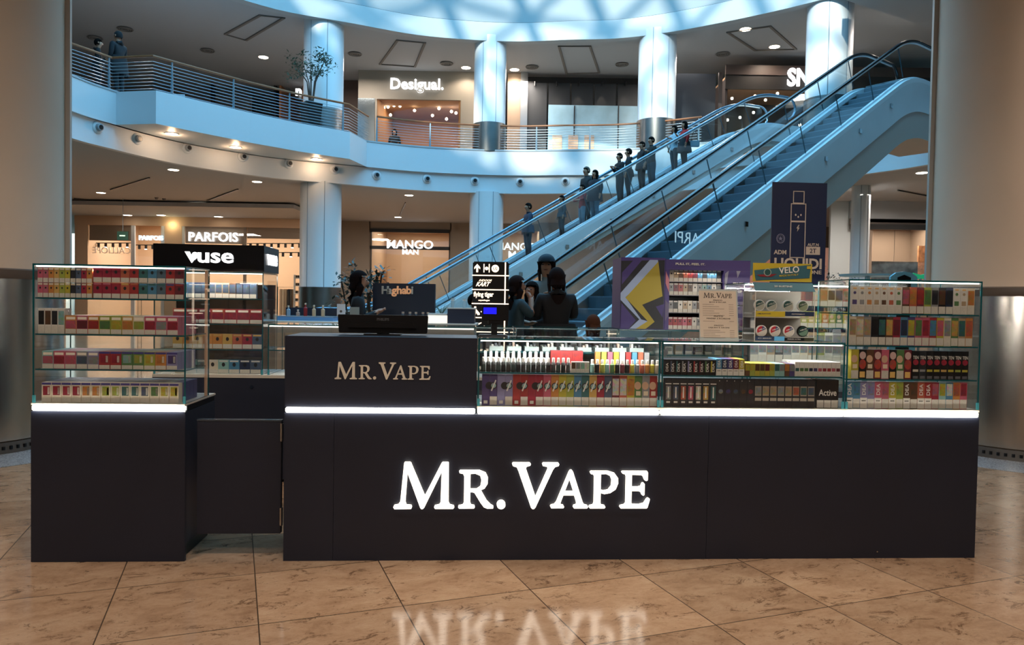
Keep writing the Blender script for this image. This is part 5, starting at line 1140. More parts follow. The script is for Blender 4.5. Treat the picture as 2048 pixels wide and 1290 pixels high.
f4 = [('cream', k, c if c != 'mint' else n) for n, k, c in f4]
f4n = ['pink'] * 4 + ['amber'] * 4 + ['teal', 'mint', 'slate', 'green', 'lime', 'lime']
xs, s = rowx(83, 358, 14, df); hb_ = KP(220, 766, df)[1] - ZP
for i, x in enumerate(xs):
    pack('%s and cream box, %s from left on the left case floor' % (f4n[i], ordn(i)), x, df, ZP + .0003, s - .0015, .046, hb_, PAL['cream'], 'puffs', f4[i][2], 'boxes on the left case floor')
backrows(xs, s - .0015, df, .046, ZP, hb_, 4, ['#4a4d78', '#565a86', '#4a4d78', '#5f6590', '#4a4d78', '#565a86', '#4a6a90', '#4a4d78', '#4a7a98', '#4f8298', '#565a86', '#4a4d78', '#7a8f98', '#4a4d78'], 'on the left case floor')
# --- right tall case
wh = [('white', 'blank', 'purple'), ('white', 'blank', 'grey'), ('white', 'blank', 'orange'), ('white', 'blank', 'tan'), ('white', 'blank', 'brown'), ('white', 'blank', 'coral'), ('white', 'blank', 'green'), ('brown', 'tall', 'rose'), ('coral', 'tall', 'orange'), ('maroon', 'tall', 'red'), ('lime', 'tall', 'green'), ('grey', 'tall', 'charcoal'), ('black', 'tall', 'brown'), ('navy', 'tall', 'charcoal'), ('white', 'blank', 'green'), ('white', 'blank', 'tan'), ('cream', 'tall', 'orange')]
rowpacks(1699, 1946, df, SR[0], 574, 1820, wh, 'on the top shelf of the right case', group='tall boxes, right case top shelf', word='tall box', gap=.001)
r2 = [('cream', 'tall', 'tan'), ('tan', 'tall', 'cream'), ('grey', 'tall', 'tan'), ('charcoal', 'tall', 'black'), ('black', 'tall', 'teal'), ('brown', 'tall', 'amber'), ('crimson', 'tall', 'maroon'), ('blue', 'tall', 'navy'), ('purple', 'tall', 'yellow'), ('rose', 'tall', 'green'), ('pink', 'tall', 'crimson'), ('red', 'tall', 'blue'), ('yellow', 'tall', 'pink'), ('cream', 'tall', 'grey'), ('green', 'tall', 'amber'), ('tan', 'tall', 'teal'), ('orange', 'tall', 'coral')]
rowpacks(1697, 1944, df, SR[1], 634, 1820, r2, 'on the second shelf of the right case', group='tall boxes, right case second shelf', word='tall box', gap=.001)
r3 = [('yellow', 'side'), ('black', 'figure'), ('brown', 'side'), ('maroon', 'figure'), ('pink', 'side'), ('black', 'figure'), ('green', 'side'), ('maroon', 'figure')]
rowpacks(1703, 1824, df, SR[2], 699, 1760, r3, 'figure group, right case third shelf', group='figure boxes, right case third shelf', gap=.001)
rowpacks(1825, 1938, df, SR[2], 702, 1880, [('black', 'ten', 'cream'), ('charcoal', 'ten', 'grey'), ('black', 'ten', 'yellow'), ('black', 'ten', 'yellow'), ('black', 'ten', 'amber'), ('black', 'ten', 'yellow'), ('black', 'ten', 'lime'), ('black', 'ten', 'yellow')], 'matching dark row, right case third shelf', group='dark boxes, right case third shelf', gap=.001)
r4 = []
for a, b in (('blue', 'blue'), ('lilac', 'lilac'), ('pink', 'rose'), ('yellow', 'lime'), ('brown', 'brown')): r4 += [(a, 'dea'), (b, 'deal', b)]
r4 += [('coral', 'dea'), ('red', 'dea'), ('crimson', 'deal', 'rose'), ('mint', 'deal', 'yellow'), ('blue', 'deal', 'white'), ('orange', 'deal', 'coral'), ('pink', 'deal', 'crimson')]
rowpacks(1694, 1937, df, ZPR, 764, 1815, r4, 'on the floor of the right case', group='boxes on the right case floor', gap=.0008)
# --- low case 1
b1 = [('purple', 'swirlL'), ('purple', 'swirl'), ('lilac', 'swirlL'), ('lilac', 'swirl'), ('red', 'swirlL'), ('red', 'swirl'), ('crimson', 'swirlL'), ('crimson', 'swirl'), ('pink', 'swirl'), ('orange', 'swirl'), ('yellow', 'swirl'), ('lime', 'swirl'), ('blue', 'swirl'), ('teal', 'swirl'), ('amber', 'swirl'), ('crimson', 'swirl'), ('slate', 'swirl'), ('maroon', 'tall', 'white'), ('coral', 'tall', 'white'), ('yellow', 'tall', 'orange'), ('green', 'side'), ('grey', 'side'), ('red', 'side')]
rowpacks(965, 1316, df, ZPR, 750, 1140, b1, 'on the floor of the first low case', group='boxes on the floor of the first low case', gap=.0008)
def bottle(lab, x, d, z, r, h, body, cap, labc=None, group=None):
    k = ('b', q3(r), q3(h))
    if k not in MC:
        MC[k] = MB().lathe([(r * .9, 0), (r, .002), (r, h * .62), (r * .5, h * .72)], n=12).mesh('bottle_body', FLAT, True); MC[k + ('c',)] = MB().lathe([(r * .62, h * .7), (r * .58, h * .97), (r * .4, h)], n=12).mesh('cap', FLAT, True); MC[k + ('l',)] = MB().lathe([(r * 1.01, h * .1), (r * 1.01, h * .5)], n=12).mesh('label_band', FLAT, True)
    o = link('liquid_bottle', MC[k], None, K(x, d, z), PSI, body); tag(o, lab, 'bottle', group); link('cap', MC[k + ('c',)], o, (0, 0, 0), 0, cap)
    if labc: link('label_band', MC[k + ('l',)], o, (0, 0, 0), 0, labc)
    return o
n1 = 18; xs, s = rowx(962, 1142, n1, .03); hb_ = KP(1140, 716, .03)[1] - S1[0]
for i, x in enumerate(xs): bottle('small black bottle with white cap, %s from left in the first low case' % ordn(i), x, .03, S1[0] + .0003, s * .47, hb_, '#15181a', '#c9c9c4', ['#2a3a38', '#111416', '#303030'][i % 3], 'dark bottles, first low case')
xs, s = rowx(1143, 1179, 4, .03)
for i, x in enumerate(xs): pack('small white box, %s from left among the dark bottles, first low case' % ORD[i], x, .025, S1[0] + .0003, s - .001, .02, hb_ * .75, 'white', 'tall', ['brown', 'grey', 'mint', 'white'][i], 'small white boxes, first low case')
xs, s = rowx(1180, 1320, 14, .03); cc = ['mint', 'black', 'lime', 'mint', 'green', 'black', 'maroon', 'black', 'yellow', 'grey', 'coral', 'orange', 'yellow', 'cream']
for i, x in enumerate(xs): bottle('small %s bottle with wide white cap, %s from left, right half of first low case' % (cc[i], ordn(i)), x, .03, S1[0] + .0003, s * .47, hb_ * .92, PAL[cc[i]], '#d8d8d4', PAL[cc[i]], 'white-capped bottles, first low case')
# second row and back row in the same case
xs, s = rowx(965, 1100, 12, .09)
for i, x in enumerate(xs): bottle('white-topped bottle behind the dark bottles, %s from left, first low case' % ordn(i), x, .09, S1[0] + .0003, s * .45, hb_ * 1.35, '#9fa9a6', '#c9c9c4', '#b8c4c4', 'rear bottles, first low case')
xs, s = rowx(1102, 1166, 3, .12)
for i, x in enumerate(xs): pack('bright red box lying behind the bottles, %s from left, first low case' % ORD[i], x, .12, S1[0] + .0003, s - .001, .05, hb_ * 1.4, 'red', 'tall', 'red', 'red boxes, first low case')
xs, s = rowx(1190, 1300, 9, .12)
for i, x in enumerate(xs): pack('small %s box behind the white caps, %s from left, first low case' % (['orange', 'lime', 'pink', 'yellow', 'white', 'red', 'blue', 'coral', 'grey'][i], ORD[i]), x, .12, S1[0] + .0003, s * .8, .03, hb_ * 1.35, ['orange', 'lime', 'pink', 'yellow', 'white', 'red', 'blue', 'coral', 'grey'][i], 'plain', None, 'small coloured boxes, first low case')
TRAY = mat('tray_clear', '#9fb0b0', .15)
xs, s = rowx(975, 1290, 9, .2)
for i, x in enumerate(xs):
    t = kt('storage_tray', 'pale open tray on the clear shelf, %s from left, first low case' % ORD[i], 'tray', x, .19, S1[1], 'pale trays, first low case'); w2 = s * .4
    MB().box(-w2, w2, 0, .08, 0, .003).box(-w2, w2, 0, .003, .003, .022).box(-w2, w2, .077, .08, .003, .022).box(-w2, -w2 + .003, .003, .077, .003, .022).box(w2 - .003, w2, .003, .077, .003, .022).build('tray', TRAY, t)
    for k in range(3): MB().box(-w2 * .7 + k * w2 * .5, -w2 * .7 + k * w2 * .5 + w2 * .3, .02, .06, .0035, .03 + .006 * ((i + k) % 3)).build('contents', FLAT, t, color=['#c9c9c4', '#6a7376', '#3a3f44', '#b09c90'][(i * 2 + k) % 4])
# --- low case 2
m1 = [('black', 'deadark', c) for c in ('charcoal', 'slate', 'teal', 'grey', 'lilac', 'red', 'maroon', 'green', 'yellow')]
rowpacks(1329, 1433, df, S2[0], 719, 1380, m1, 'dark group, second low case upper level', group='dark boxes, second low case', gap=.0008, depth_rows=3)
rowpacks(1433, 1490, df, S2[0], 718, 1460, [('blue', 'dea'), ('navy', 'dea'), ('purple', 'dea'), ('maroon', 'dea'), ('yellow', 'dea')], 'bright group, second low case upper level', group='bright boxes, second low case', gap=.0008, depth_rows=3)
rowpacks(1491, 1590, df, S2[0], 727, 1540, [(c, 'miniyel', d) for c, d in (('brown', 'yellow'), ('lime', 'yellow'), ('yellow', 'brown'), ('lime', 'brown'), ('yellow', 'maroon'), ('lime', 'yellow'), ('mint', 'teal'), ('mint', 'grey'), ('brown', 'orange'), ('purple', 'grey'))], 'striped group, second low case upper level', group='small striped boxes, second low case', gap=.0008, depth_rows=3)
rowpacks(1591, 1682, df, S2[0], 724, 1636, [('white', 'mini', c) for c in ('teal', 'green', 'green', 'navy', 'purple', 'pink', 'crimson', 'red', 'pink', 'maroon')], 'small pale group, second low case upper level', group='small pale boxes, second low case', gap=.0008, depth_rows=4)
rowpacks(1331, 1436, df, ZPR, 757, 1383, [('charcoal', 'darkfruit', c) for c in ('grey', 'slate', 'coral', 'pink', 'cream', 'amber', 'teal')], 'name-printed group, second low case floor', group='dark fruit boxes, second low case', gap=.0008)
rowpacks(1436, 1511, df, ZPR, 758, 1473, [('charcoal', 'faint', c) for c in ('grey', 'purple', 'slate', 'brown', 'crimson')], 'faint-print group, second low case floor', group='plain dark boxes, second low case', gap=.0008)
rowpacks(1511, 1632, df, ZPR, 759, 1571, [('charcoal', 'framed', c) for c in ('grey', 'tan', 'tan', 'grey', 'tan', 'coral', 'teal', 'slate')], 'picture-framed group, second low case floor', group='framed dark boxes, second low case', gap=.0008)
xa, xb = KP(1633, 790, df)[0], KP(1677, 790, df)[0]; hA = KP(1655, 760, df)[1] - ZPR
o = pack('large black box with white script, right end of second low case floor', (xa + xb) / 2, df, ZPR + .0003, xb - xa - .001, .05, hA, 'black', 'plain', None, None)
glyph('Active', (xb - xa) * .8, hA * .22, 0, hA * .55, o, LW)
for k in range(3): link('warning_label', plate((xb - xa) * .3, (k - 1) * (xb - xa) * .325, .002, hA * .28, WLAB), o, (0, 0, 0))
# --- rear tower
T1 = ['navy', 'slate', 'navy', 'blue', 'slate', 'navy', 'slate', 'grey', 'tan', 'tan', 'brown', 'charcoal', 'navy', 'slate']
dt = DB + .06
rowpacks(320, 512, dt, ST[0], 566, 470, [(c, 'tall', 'slate') for c in T1], 'on the top shelf of the rear tower', group='boxes, rear tower top shelf')
rowpacks(345, 524, dt, ST[1], 618, 470, [(c, 'fruit', 'crimson') for c in ('coral', 'red', 'crimson', 'coral', 'red', 'crimson', 'red')], 'on the second shelf of the rear tower', group='boxes, rear tower second shelf')
rowpacks(345, 524, dt, ST[2], 668, 470, [(c, 'pod', 'amber') for c in ('amber', 'orange', 'amber', 'orange', 'orange', 'amber', 'coral', 'crimson', 'slate')], 'on the third shelf of the rear tower', group='boxes, rear tower third shelf')
rowpacks(350, 522, dt, ZB + .021, 720, 470, [(c, 'pod', 'white') for c in ('lime', 'mint', 'teal', 'cream', 'mint', 'blue', 'navy', 'slate')], 'on the floor of the rear tower', group='boxes, rear tower floor')
# --- second tall case at the rear right
d2 = 1.10
rowpacks(1500, 1698, d2, SS[1], 576, 1600, [(c, 'tall', e) for c, e in (('charcoal', 'grey'), ('charcoal', 'slate'), ('slate', 'grey'), ('red', 'maroon'), ('red', 'crimson'), ('crimson', 'red'), ('red', 'coral'), ('crimson', 'maroon'), ('tan', 'cream'), ('tan', 'orange'), ('cream', 'brown'), ('tan', 'brown'), ('coral', 'tan'))], 'on the top shelf of the rear right case', group='boxes, rear right case top shelf', word='tall box')
rowpacks(1500, 1698, d2, SS[0], 622, 1600, [(c, 'side') for c in ('navy', 'charcoal', 'slate', 'amber', 'coral', 'orange', 'crimson', 'lime', 'yellow', 'lime', 'orange', 'lime', 'green', 'yellow')], 'on the middle shelf of the rear right case', group='boxes, rear right case middle shelf')
rowpacks(1500, 1698, d2, ZB + .17, 664, 1600, [(c, 'tall', 'grey') for c in ('grey', 'white', 'tan', 'charcoal', 'grey', 'white', 'cream', 'tan', 'lime', 'white', 'grey', 'tan')], 'on the lower shelf of the rear right case', group='boxes, rear right case lower shelf')
# --- promotional display packs
a, b, dd, zz = PROMO
cols = [['crimson', 'red', 'crimson', 'pink', 'red', 'white', 'grey', 'tan', 'blue', 'white', 'grey'], ['grey', 'black', 'white', 'tan', 'cream', 'grey', 'brown', 'white', 'blue', 'mint', 'grey'], ['grey', 'maroon', 'red', 'tan', 'brown', 'white', 'grey', 'mint', 'blue', 'white', 'black'], ['cream', 'tan', 'brown', 'coral', 'red', 'maroon', 'blue', 'charcoal', 'blue', 'blue', 'charcoal']]
for r, z in enumerate(zz):
    n = 11; s = (b - a - .01) / n
    for i in range(n): pack('%s pack, %s from left on the %s shelf of the purple display' % (cols[r][i], ordn(i), ['bottom', 'second', 'third', 'top'][r]), a + .005 + s * (i + .5), dd + .02, z + .0003, s - .002, .03, .084, cols[r][i], 'pod', 'white', 'packs in the purple display', name='nicotine_pack')
# --- rear low cases: a few goods
for k, (pa, pb) in enumerate(((580, 722), (778, 1006), (1064, 1216), (1268, 1466))):
    n = 10 if k != 1 else 12; xs, s = rowx(pa, pb, n, DB + .1)
    for i, x in enumerate(xs): pack('%s small box, %s from left in rear low case %s' % (['tan', 'brown', 'white', 'slate', 'black'][(i * 3 + k) % 5], ordn(i), ('nearest the tower', 'behind the till', 'behind the first low case', 'under the purple display')[k]), x, DB + .1, ZB + .1903, s * .7, .05, .05 + .015 * ((i * 7 + k) % 3), ['tan', 'brown', 'white', 'slate', 'black'][(i * 3 + k) % 5], 'tall', 'grey', 'small boxes in the rear low cases')
# ================================================================ PEOPLE
SKIN = mat('skin', '#a8775c', .6); 
def cloth(c): return mat('cloth_' + c.strip('#'), c, .85, noise=.15, scale=9)
def person(lab, loc, face, h=1.7, *a, **kw):
    return person_(lab, loc, face, h * (.94 if 'escalator' in lab else 1), *a, **kw)
def person_(lab, loc, face, h=1.7, top='#15181d', legs='#1d2733', hair='#120d0b', long_hair=False, arms=('down', 'down'), coat=0, shoes='#101012', hat=None, beard=False, scale_w=1.0, bare=False, crop=None, group=None, lean=0, legpose='stand', cat='person'):
    """face: heading of the body in degrees, 0 = away from the camera (+Y), 180 = towards it"""
    t = thing('person', lab, cat, loc, math.radians(face), group)
    J = {}; B = []
    def j(n, x, y, z, r): J[n] = (x, y, z, r)
    def link_(*ns):
        for a, b in zip(ns, ns[1:]): B.append((a, b))
    W = scale_w * 1.14
    j('pelvis', 0, 0, .53, .078 * W); j('waist', 0, .004 + lean * .3, .61, .066 * W); j('chest', 0, .008 + lean * .7, .72, .078 * W); j('neckb', 0, .0 + lean, .805, .05); j('neck', 0, .006 + lean, .845, .031)
    j('head0', 0, .014 + lean, .88, .046); j('head1', 0, .012 + lean, .93, .058); j('head2', 0, .006 + lean, .968, .045)
    link_('pelvis', 'waist', 'chest', 'neckb', 'neck', 'head0', 'head1', 'head2')
    j('nose', 0, .083 + lean, .914, .010); link_('head1', 'nose')
    for s, sg in (('l', -1), ('r', 1)):
        st = .05 if legpose == 'walk' else 0
        j('hip' + s, sg * .05 * W, 0, .49, .062 * W); j('knee' + s, sg * .052, .008 + sg * st, .285, .047); j('calf' + s, sg * .054, -.012 + sg * st * .8, .2, .042); j('ankle' + s, sg * .056, -.012 + sg * st * 1.3, .045, .024); j('toe' + s, sg * .064, .07 + sg * st * 1.3, .02, .02)
        link_('pelvis', 'hip' + s, 'knee' + s, 'calf' + s, 'ankle' + s, 'toe' + s)
        a = arms[0 if s == 'l' else 1]; y0 = lean
        j('sh' + s, sg * .1 * W, y0, .79, .05)
        if a == 'down': e, wv, pm = (.125 * W, -.01 + y0, .64), (.13 * W, .03 + y0, .52), (.128 * W, .045 + y0, .475)
        elif a == 'rail': e, wv, pm = (.13 * W, .05 + y0, .66), (.13 * W, .17 + y0, .63), (.125 * W, .215 + y0, .625)
        elif a == 'phone': e, wv, pm = (.12 * W, .02 + y0, .645), (.06, .13 + y0, .70), (.035, .165 + y0, .715)
        elif a == 'mouth': e, wv, pm = (.12 * W, .08 + y0, .69), (.04, .11 + y0, .82), (.015, .1 + y0, .86)
        elif a == 'cross': e, wv, pm = (.13 * W, .03 + y0, .655), (.03, .13 + y0, .63), (-.01, .14 + y0, .64)
        elif a == 'up': e, wv, pm = (.12 * W, .1 + y0, .74), (.09, .17 + y0, .82), (.085, .19 + y0, .86)
        j('el' + s, sg * e[0], e[1], e[2], .036); j('wr' + s, sg * wv[0], wv[1], wv[2], .02); j('pm' + s, sg * pm[0], pm[1], pm[2], .021)
        link_('chest', 'sh' + s, 'el' + s, 'wr' + s, 'pm' + s)
        d = Vector((pm[0] - wv[0], pm[1] - wv[1], pm[2] - wv[2])).normalized(); side = Vector((0, 1, 0)) if abs(d.y) < .6 else Vector((1, 0, 0)); side = (side - d * side.dot(d)).normalized(); curl = d.cross(side)
        for k in range(4):
            o = side * (k - 1.5) * .0105; L = (.026, .031, .029, .022)[k]; c = Vector(pm) + o * 1.1 + d * .014
            f1 = c + d * L * .6; f2 = f1 + (d * .7 + curl * (.6 if sg < 0 else -.6)) * L * .55
            j('f%d1%s' % (k, s), sg * f1.x, f1.y, f1.z, .0052); j('f%d2%s' % (k, s), sg * f2.x, f2.y, f2.z, .0044)
            link_('pm' + s, 'f%d1%s' % (k, s), 'f%d2%s' % (k, s))
        th = Vector(wv) + d * .012 + side * .022; th2 = th + (d * .8 + side * .5) * .022
        j('t1' + s, sg * th.x, th.y, th.z, .006); j('t2' + s, sg * th2.x, th2.y, th2.z, .0048); link_('wr' + s, 't1' + s, 't2' + s)
    names = list(J); me = bpy.data.meshes.new('body'); me.from_pydata([tuple(c * h for c in J[n][:3]) for n in names], [(names.index(a), names.index(b)) for a, b in B], [])
    o = bpy.data.objects.new('body', me); COL.objects.link(o)
    md = o.modifiers.new('skin', 'SKIN'); md.use_smooth_shade = True; md.branch_smoothing = .3
    sv = me.skin_vertices[0].data
    for i, n in enumerate(names):
        r = J[n][3] * h; q = 1.0
        if n in ('pelvis', 'waist', 'chest'): sv[i].radius = (r * 1.25, r * .85)
        else: sv[i].radius = (r, r)
        sv[i].use_root = (n == 'pelvis')
    sb = o.modifiers.new('sub', 'SUBSURF'); sb.levels = 1; sb.render_levels = 1
    dg = bpy.context.evaluated_depsgraph_get(); m2 = bpy.data.meshes.new_from_object(o.evaluated_get(dg)); bpy.data.objects.remove(o)
    m2.name = 'body'; m2.materials.clear()
    for m in (SKIN, cloth(top), cloth(legs), mat('shoe_' + shoes.strip('#'), shoes, .5)): m2.materials.append(m)
    def zone(p):
        best = None
        for a, b in B:
            A, C = Vector(J[a][:3]), Vector(J[b][:3]); ab = C - A; u = max(0, min(1, (p - A).dot(ab) / max(ab.length_squared, 1e-9))); d = (p - (A + ab * u)).length - (J[a][3] * (1 - u) + J[b][3] * u)
            if best is None or d < best[0]: best = (d, a, b, u)
        _, a, b, u = best
        if b.startswith('toe') or (b.startswith('ankle') and u > .85): return 3
        if b.startswith(('knee', 'calf', 'ankle')): return 2
        if b.startswith('hip'): return 2 if p.z < .5 else 1
        if b.startswith(('f', 't1', 't2', 'pm')): return 0
        if b.startswith('wr'): return 0 if (u > .85 or bare) else 1
        if b in ('neck', 'head0', 'head1', 'head2', 'nose'): return 0 if p.z > .815 else 1
        return 1
    idx = [zone(Vector(p.center) / h) for p in m2.polygons]; m2.polygons.foreach_set('material_index', idx); m2.polygons.foreach_set('use_smooth', [True] * len(idx))
    body = link('body', m2, t)
    hy, hz = (.010 + lean) * h, .935 * h; rx, ry, rz = .060 * h, .069 * h, .071 * h
    # hair: a cap over the skull, open at the face, plus a fall down the back
    mb = MB(); vs = []; n_, m_ = 20, 12
    mb.sphere((0, hy - .006 * h, hz + .004 * h), (rx, ry, rz), 20, 14)
    keep = [f for f in mb.f if not (sum(mb.v[i][1] for i in f) / len(f) > hy + .018 * h and sum(mb.v[i][2] for i in f) / len(f) < hz + .034 * h) and not (sum(mb.v[i][2] for i in f) / len(f) < hz - (.045 if not long_hair else .06) * h)]
    mb.f = keep; mb.m = [0] * len(keep)
    if long_hair:
        mb.tube([(0, hy - .03 * h, hz + .02 * h), (0, hy - .045 * h, hz - .06 * h), (0, hy - .055 * h, hz - .13 * h), (0, hy - .05 * h, hz - .2 * h)], .05, 12, rr=[(.045 * h, .03 * h), (.056 * h, .035 * h), (.055 * h, .03 * h), (.03 * h, .012 * h)])
        for sg in (-1, 1): mb.tube([(sg * .048 * h, hy, hz + .02 * h), (sg * .054 * h, hy + .005 * h, hz - .05 * h), (sg * .05 * h, hy - .01 * h, hz - .14 * h)], .02, 8, rr=[(.015 * h, .03 * h), (.014 * h, .03 * h), (.006 * h, .015 * h)])
    mb.build('hair', mat('hair_' + hair.strip('#'), hair, .95, spec=.1), t, smooth=True)
    for sg in (-1, 1):
        MB().sphere((sg * .023 * h, hy + .0535 * h, .934 * h), (.008 * h, .005 * h, .0045 * h), 8, 6).build('eye', mat('eye_dark', '#1b120e', .3), body)
        if not long_hair: MB().sphere((sg * .0585 * h, hy - .005 * h, .925 * h), (.006 * h, .012 * h, .017 * h), 8, 6).build('ear', SKIN, body, smooth=True)
    MB().sphere((0, hy + .052 * h, .896 * h), (.017 * h, .006 * h, .004 * h), 8, 6).build('mouth', mat('lips', '#7c3f38', .5), body)
    if coat: # open lower part of a coat or padded jacket
        zt, zb = .6 * h, (.53 - coat) * h
        mb = MB(); n = 20; vs = []
        prof = [(.105, zt), (.118, (zt + zb) / 2), (.128, zb)]
        for r, z in prof: vs += [(r * h * 1.15 * W * math.sin(2 * PI * i / n), r * h * .85 * math.cos(2 * PI * i / n) , z) for i in range(n)]
        mb.add(vs, [(k * n + i, k * n + (i + 1) % n, (k + 1) * n + (i + 1) % n, (k + 1) * n + i) for k in range(2) for i in range(n)])
        mb.build('coat_skirt', cloth(top), t, smooth=True)
        mb = MB(); mb.tube([(-.05 * h, lean * h - .02 * h, .81 * h), (0, lean * h - .05 * h, .83 * h), (.05 * h, lean * h - .02 * h, .81 * h)], .024 * h, 8); mb.build('collar', cloth(top), t, smooth=True)
    if hat:
        mb = MB().sphere((0, hy, hz + .025 * h), (.066 * h, .075 * h, .06 * h), 18, 10)
        mb.f = [f for f in mb.f if sum(mb.v[i][2] for i in f) / len(f) > hz + .02 * h]; mb.m = [0] * len(mb.f)
        if hat == 'cap': mb.prism([(-.045 * h, hy + .05 * h), (.045 * h, hy + .05 * h), (.035 * h, hy + .115 * h), (-.035 * h, hy + .115 * h)], hz + .022 * h, hz + .028 * h)
        mb.build('cap', cloth('#27333f' if hat == 'cap' else '#3a2d2a'), t, smooth=True)
    return t
# on the farther escalator: stand on the step below the pixel column
def on_A(px, off=0.0):
    lo, hi = 0.0, RUN
    for _ in range(40):
        m = (lo + hi) / 2; x, y = EAp(m, off)
        u = 1024 + F * x / y
        if u < px: lo = m
        else: hi = m
    k = max(0, int((m - .1) / .4)); x, y = EAp(k * .4 + .30, off); return (x, y, k * .4 * math.tan(PI / 6) + .002)
DN = 90 + 23  # facing down the farther escalator
person('man in a dark blue jacket alone low on the farther escalator', on_A(1059, .1), DN, 1.74, '#1b2b40', '#16222f', arms=('rail', 'down'), coat=.06)
person('small child in a dark jacket in front of the child in red on the escalator', on_A(1127, .3), DN, 1.36, '#2c3a42', '#14181f', arms=('down', 'down'), coat=.04)
person('child in a red jumper and jeans leaning on the escalator handrail', on_A(1149, -.25), DN, 1.42, '#8e1f1d', '#6b8291', arms=('rail', 'rail'))
person('grey-haired man in a dark coat beside the woman in the padded coat', on_A(1163, .24), DN + 10, 1.74, '#1d2529', '#1b242c', hair='#4b4743', coat=.1)
person('woman in a dark padded coat and light jeans on the escalator', on_A(1189, -.3), DN + 15, 1.66, '#141c26', '#5f8195', long_hair=True, coat=.14, scale_w=1.2)
person('man with bowed head in black, left of the trio on the escalator', on_A(1228, .26), DN, 1.68, '#10141a', '#12161b', arms=('phone', 'phone'), lean=.02)
person('broad man in a black jacket seen from behind on the escalator', on_A(1249, -.22), DN - 35, 1.74, '#0d1218', '#10151a', coat=.04, scale_w=1.25)
person('slim person in black with a jacket, rightmost of the trio on the escalator', on_A(1270, .28), DN, 1.66, '#11151b', '#0f1318', coat=.1)
person('young man in a black jumper and dark jeans looking down on the escalator', on_A(1298, -.28), DN, 1.7, '#10130f', '#1c3340', arms=('phone', 'down'), lean=.015)
person('woman with dark hair behind the woman in red near the escalator top', on_A(1343, .26), DN, 1.6, '#9db6c2', '#1a1e25', long_hair=True, arms=('phone', 'down'))
wr = person('woman in a red jumper and black skirt with a grey handbag on the escalator', on_A(1361, -.28), DN - 10, 1.62, '#a3161c', '#0f1216', long_hair=True, arms=('down', 'phone'))
o = MB().lathe([(.1, 1.02), (.2, .8), (.24, .55)], n=18).build('skirt', cloth('#0f1216'), wr, smooth=True)
hb = thing('handbag', 'grey handbag hanging at the side of the woman in red', 'bag', wr.location + Vector((.3, -.1, .7)), 0)
MB().box(-.15, .15, -.05, .05, 0, .2).build('bag_body', mat('bag_grey', '#8ba2ad', .5), hb, bevel=.02); MB().tube([(-.1, 0, .19), (-.07, 0, .42), (.0, 0, .5), (.07, 0, .42), (.1, 0, .19)], .01, 6).build('strap', BLACK2, hb)
# couple on the projecting balcony
def on_balc(px, Y, z=HS + .03):
    p = WY(px, 120, Y); return (p.x, p.y, z)
person('shorter dark-haired person facing the tall man on the left balcony', on_balc(196, 22.55), -60, 1.74, '#0d0f13', '#1c2430', arms=('phone', 'down'), coat=.08)
person('tall grey-haired man in a long black coat on the left balcony', on_balc(237, 22.35), 75, 1.9, '#0b0e14', '#11161d', hair='#2b2c2e', coat=.2, scale_w=1.1, arms=('down', 'phone'))
person('dark-haired visitor behind the balustrade before the orange lit shop', on_balc(791, 33.2, HS), 180, 1.66, '#14100f', '#15161a', long_hair=True)
p = WY(1372, 300, 27.9)
# ground floor visitors
def gf(px, Y): p = WY(px, 600, Y); return (p.x, p.y, 0)
person('woman in a light coat walking past the menswear window', gf(851, 24), -75, 1.68, '#9fb0b4', '#3a3f45', hair='#1c1410', long_hair=True, legpose='walk', coat=.18)
person('long-haired attendant in black at the navy counter, looking at her hands', gf(716, 8.55), -78, 1.57, '#0c0d12', '#15161a', hair='#1b1110', long_hair=True, arms=('phone', 'phone'), scale_w=1.05)
person('woman in a cap and a pale denim jacket behind the dark-clothed woman', gf(1092, 10.8), 172, 1.92, '#7c8b90', '#23282e', hair='#2a1d1a', long_hair=True, hat='cap', arms=('phone', 'down'))
person('woman in black seen from behind with bunched hair, before the woman in the cap', gf(1113, 8.9), 10, 1.66, '#120f12', '#121216', hair='#241a19', long_hair=True, arms=('phone', 'phone'), scale_w=1.05, coat=.1)
person('young woman in a grey tee shirt with a hand at her mouth, beside the totem', gf(1032, 9.0), -70, 1.56, '#34474f', '#1b2026', hair='#2b2020', long_hair=True, arms=('cross', 'mouth'), bare=True)
person('person in black partly hidden behind the totem and the woman in grey', gf(1064, 9.9), 150, 1.52, '#0f0f13', '#15161a', hair='#1a1414', long_hair=True, arms=('cross', 'cross'))
person('person in black bending forward left of the black totem', gf(936, 9.8), -100, 1.34, '#0e1013', '#121317', arms=('rail', 'rail'), lean=.06)

# ================================================================ PLANTS
def leafy(t, pts, n, r, size, m, seed=1, up=.0):
    rd = random.Random(seed); mb = MB()
    for _ in range(n):
        c = Vector(pts[rd.randrange(len(pts))]); d = Vector((rd.gauss(0, 1), rd.gauss(0, 1), rd.gauss(0, .8))).normalized() * r * rd.random() ** .5; p = c + d
        u = Vector((rd.uniform(-1, 1), rd.uniform(-1, 1), rd.uniform(-.6, .6) + up)).normalized(); v = u.cross(Vector((rd.uniform(-.3, .3), rd.uniform(-.3, .3), 1))).normalized(); s = size * rd.uniform(.7, 1.3)
        mb.add([p, p + u * s * .5 + v * s * .22 + Vector((0, 0, .02 * s)), p + u * s, p + u * s * .5 - v * s * .22 + Vector((0, 0, .02 * s))], [(0, 1, 2, 3)])
    return mb.build('foliage', m, t)
LEAF = mat('leaf_green', '#3c5a4a', .5, noise=.3, scale=2); LEAFD = mat('leaf_dark', '#22352c', .5, noise=.3, scale=3); BARK = mat('bark', '#4a3b31', .8)
c = WZ(622, 250, HS); c = Vector((c.x, c.y + 1.0, HS)); c = WY(622, 252, 26.45); c.z = HS + .02
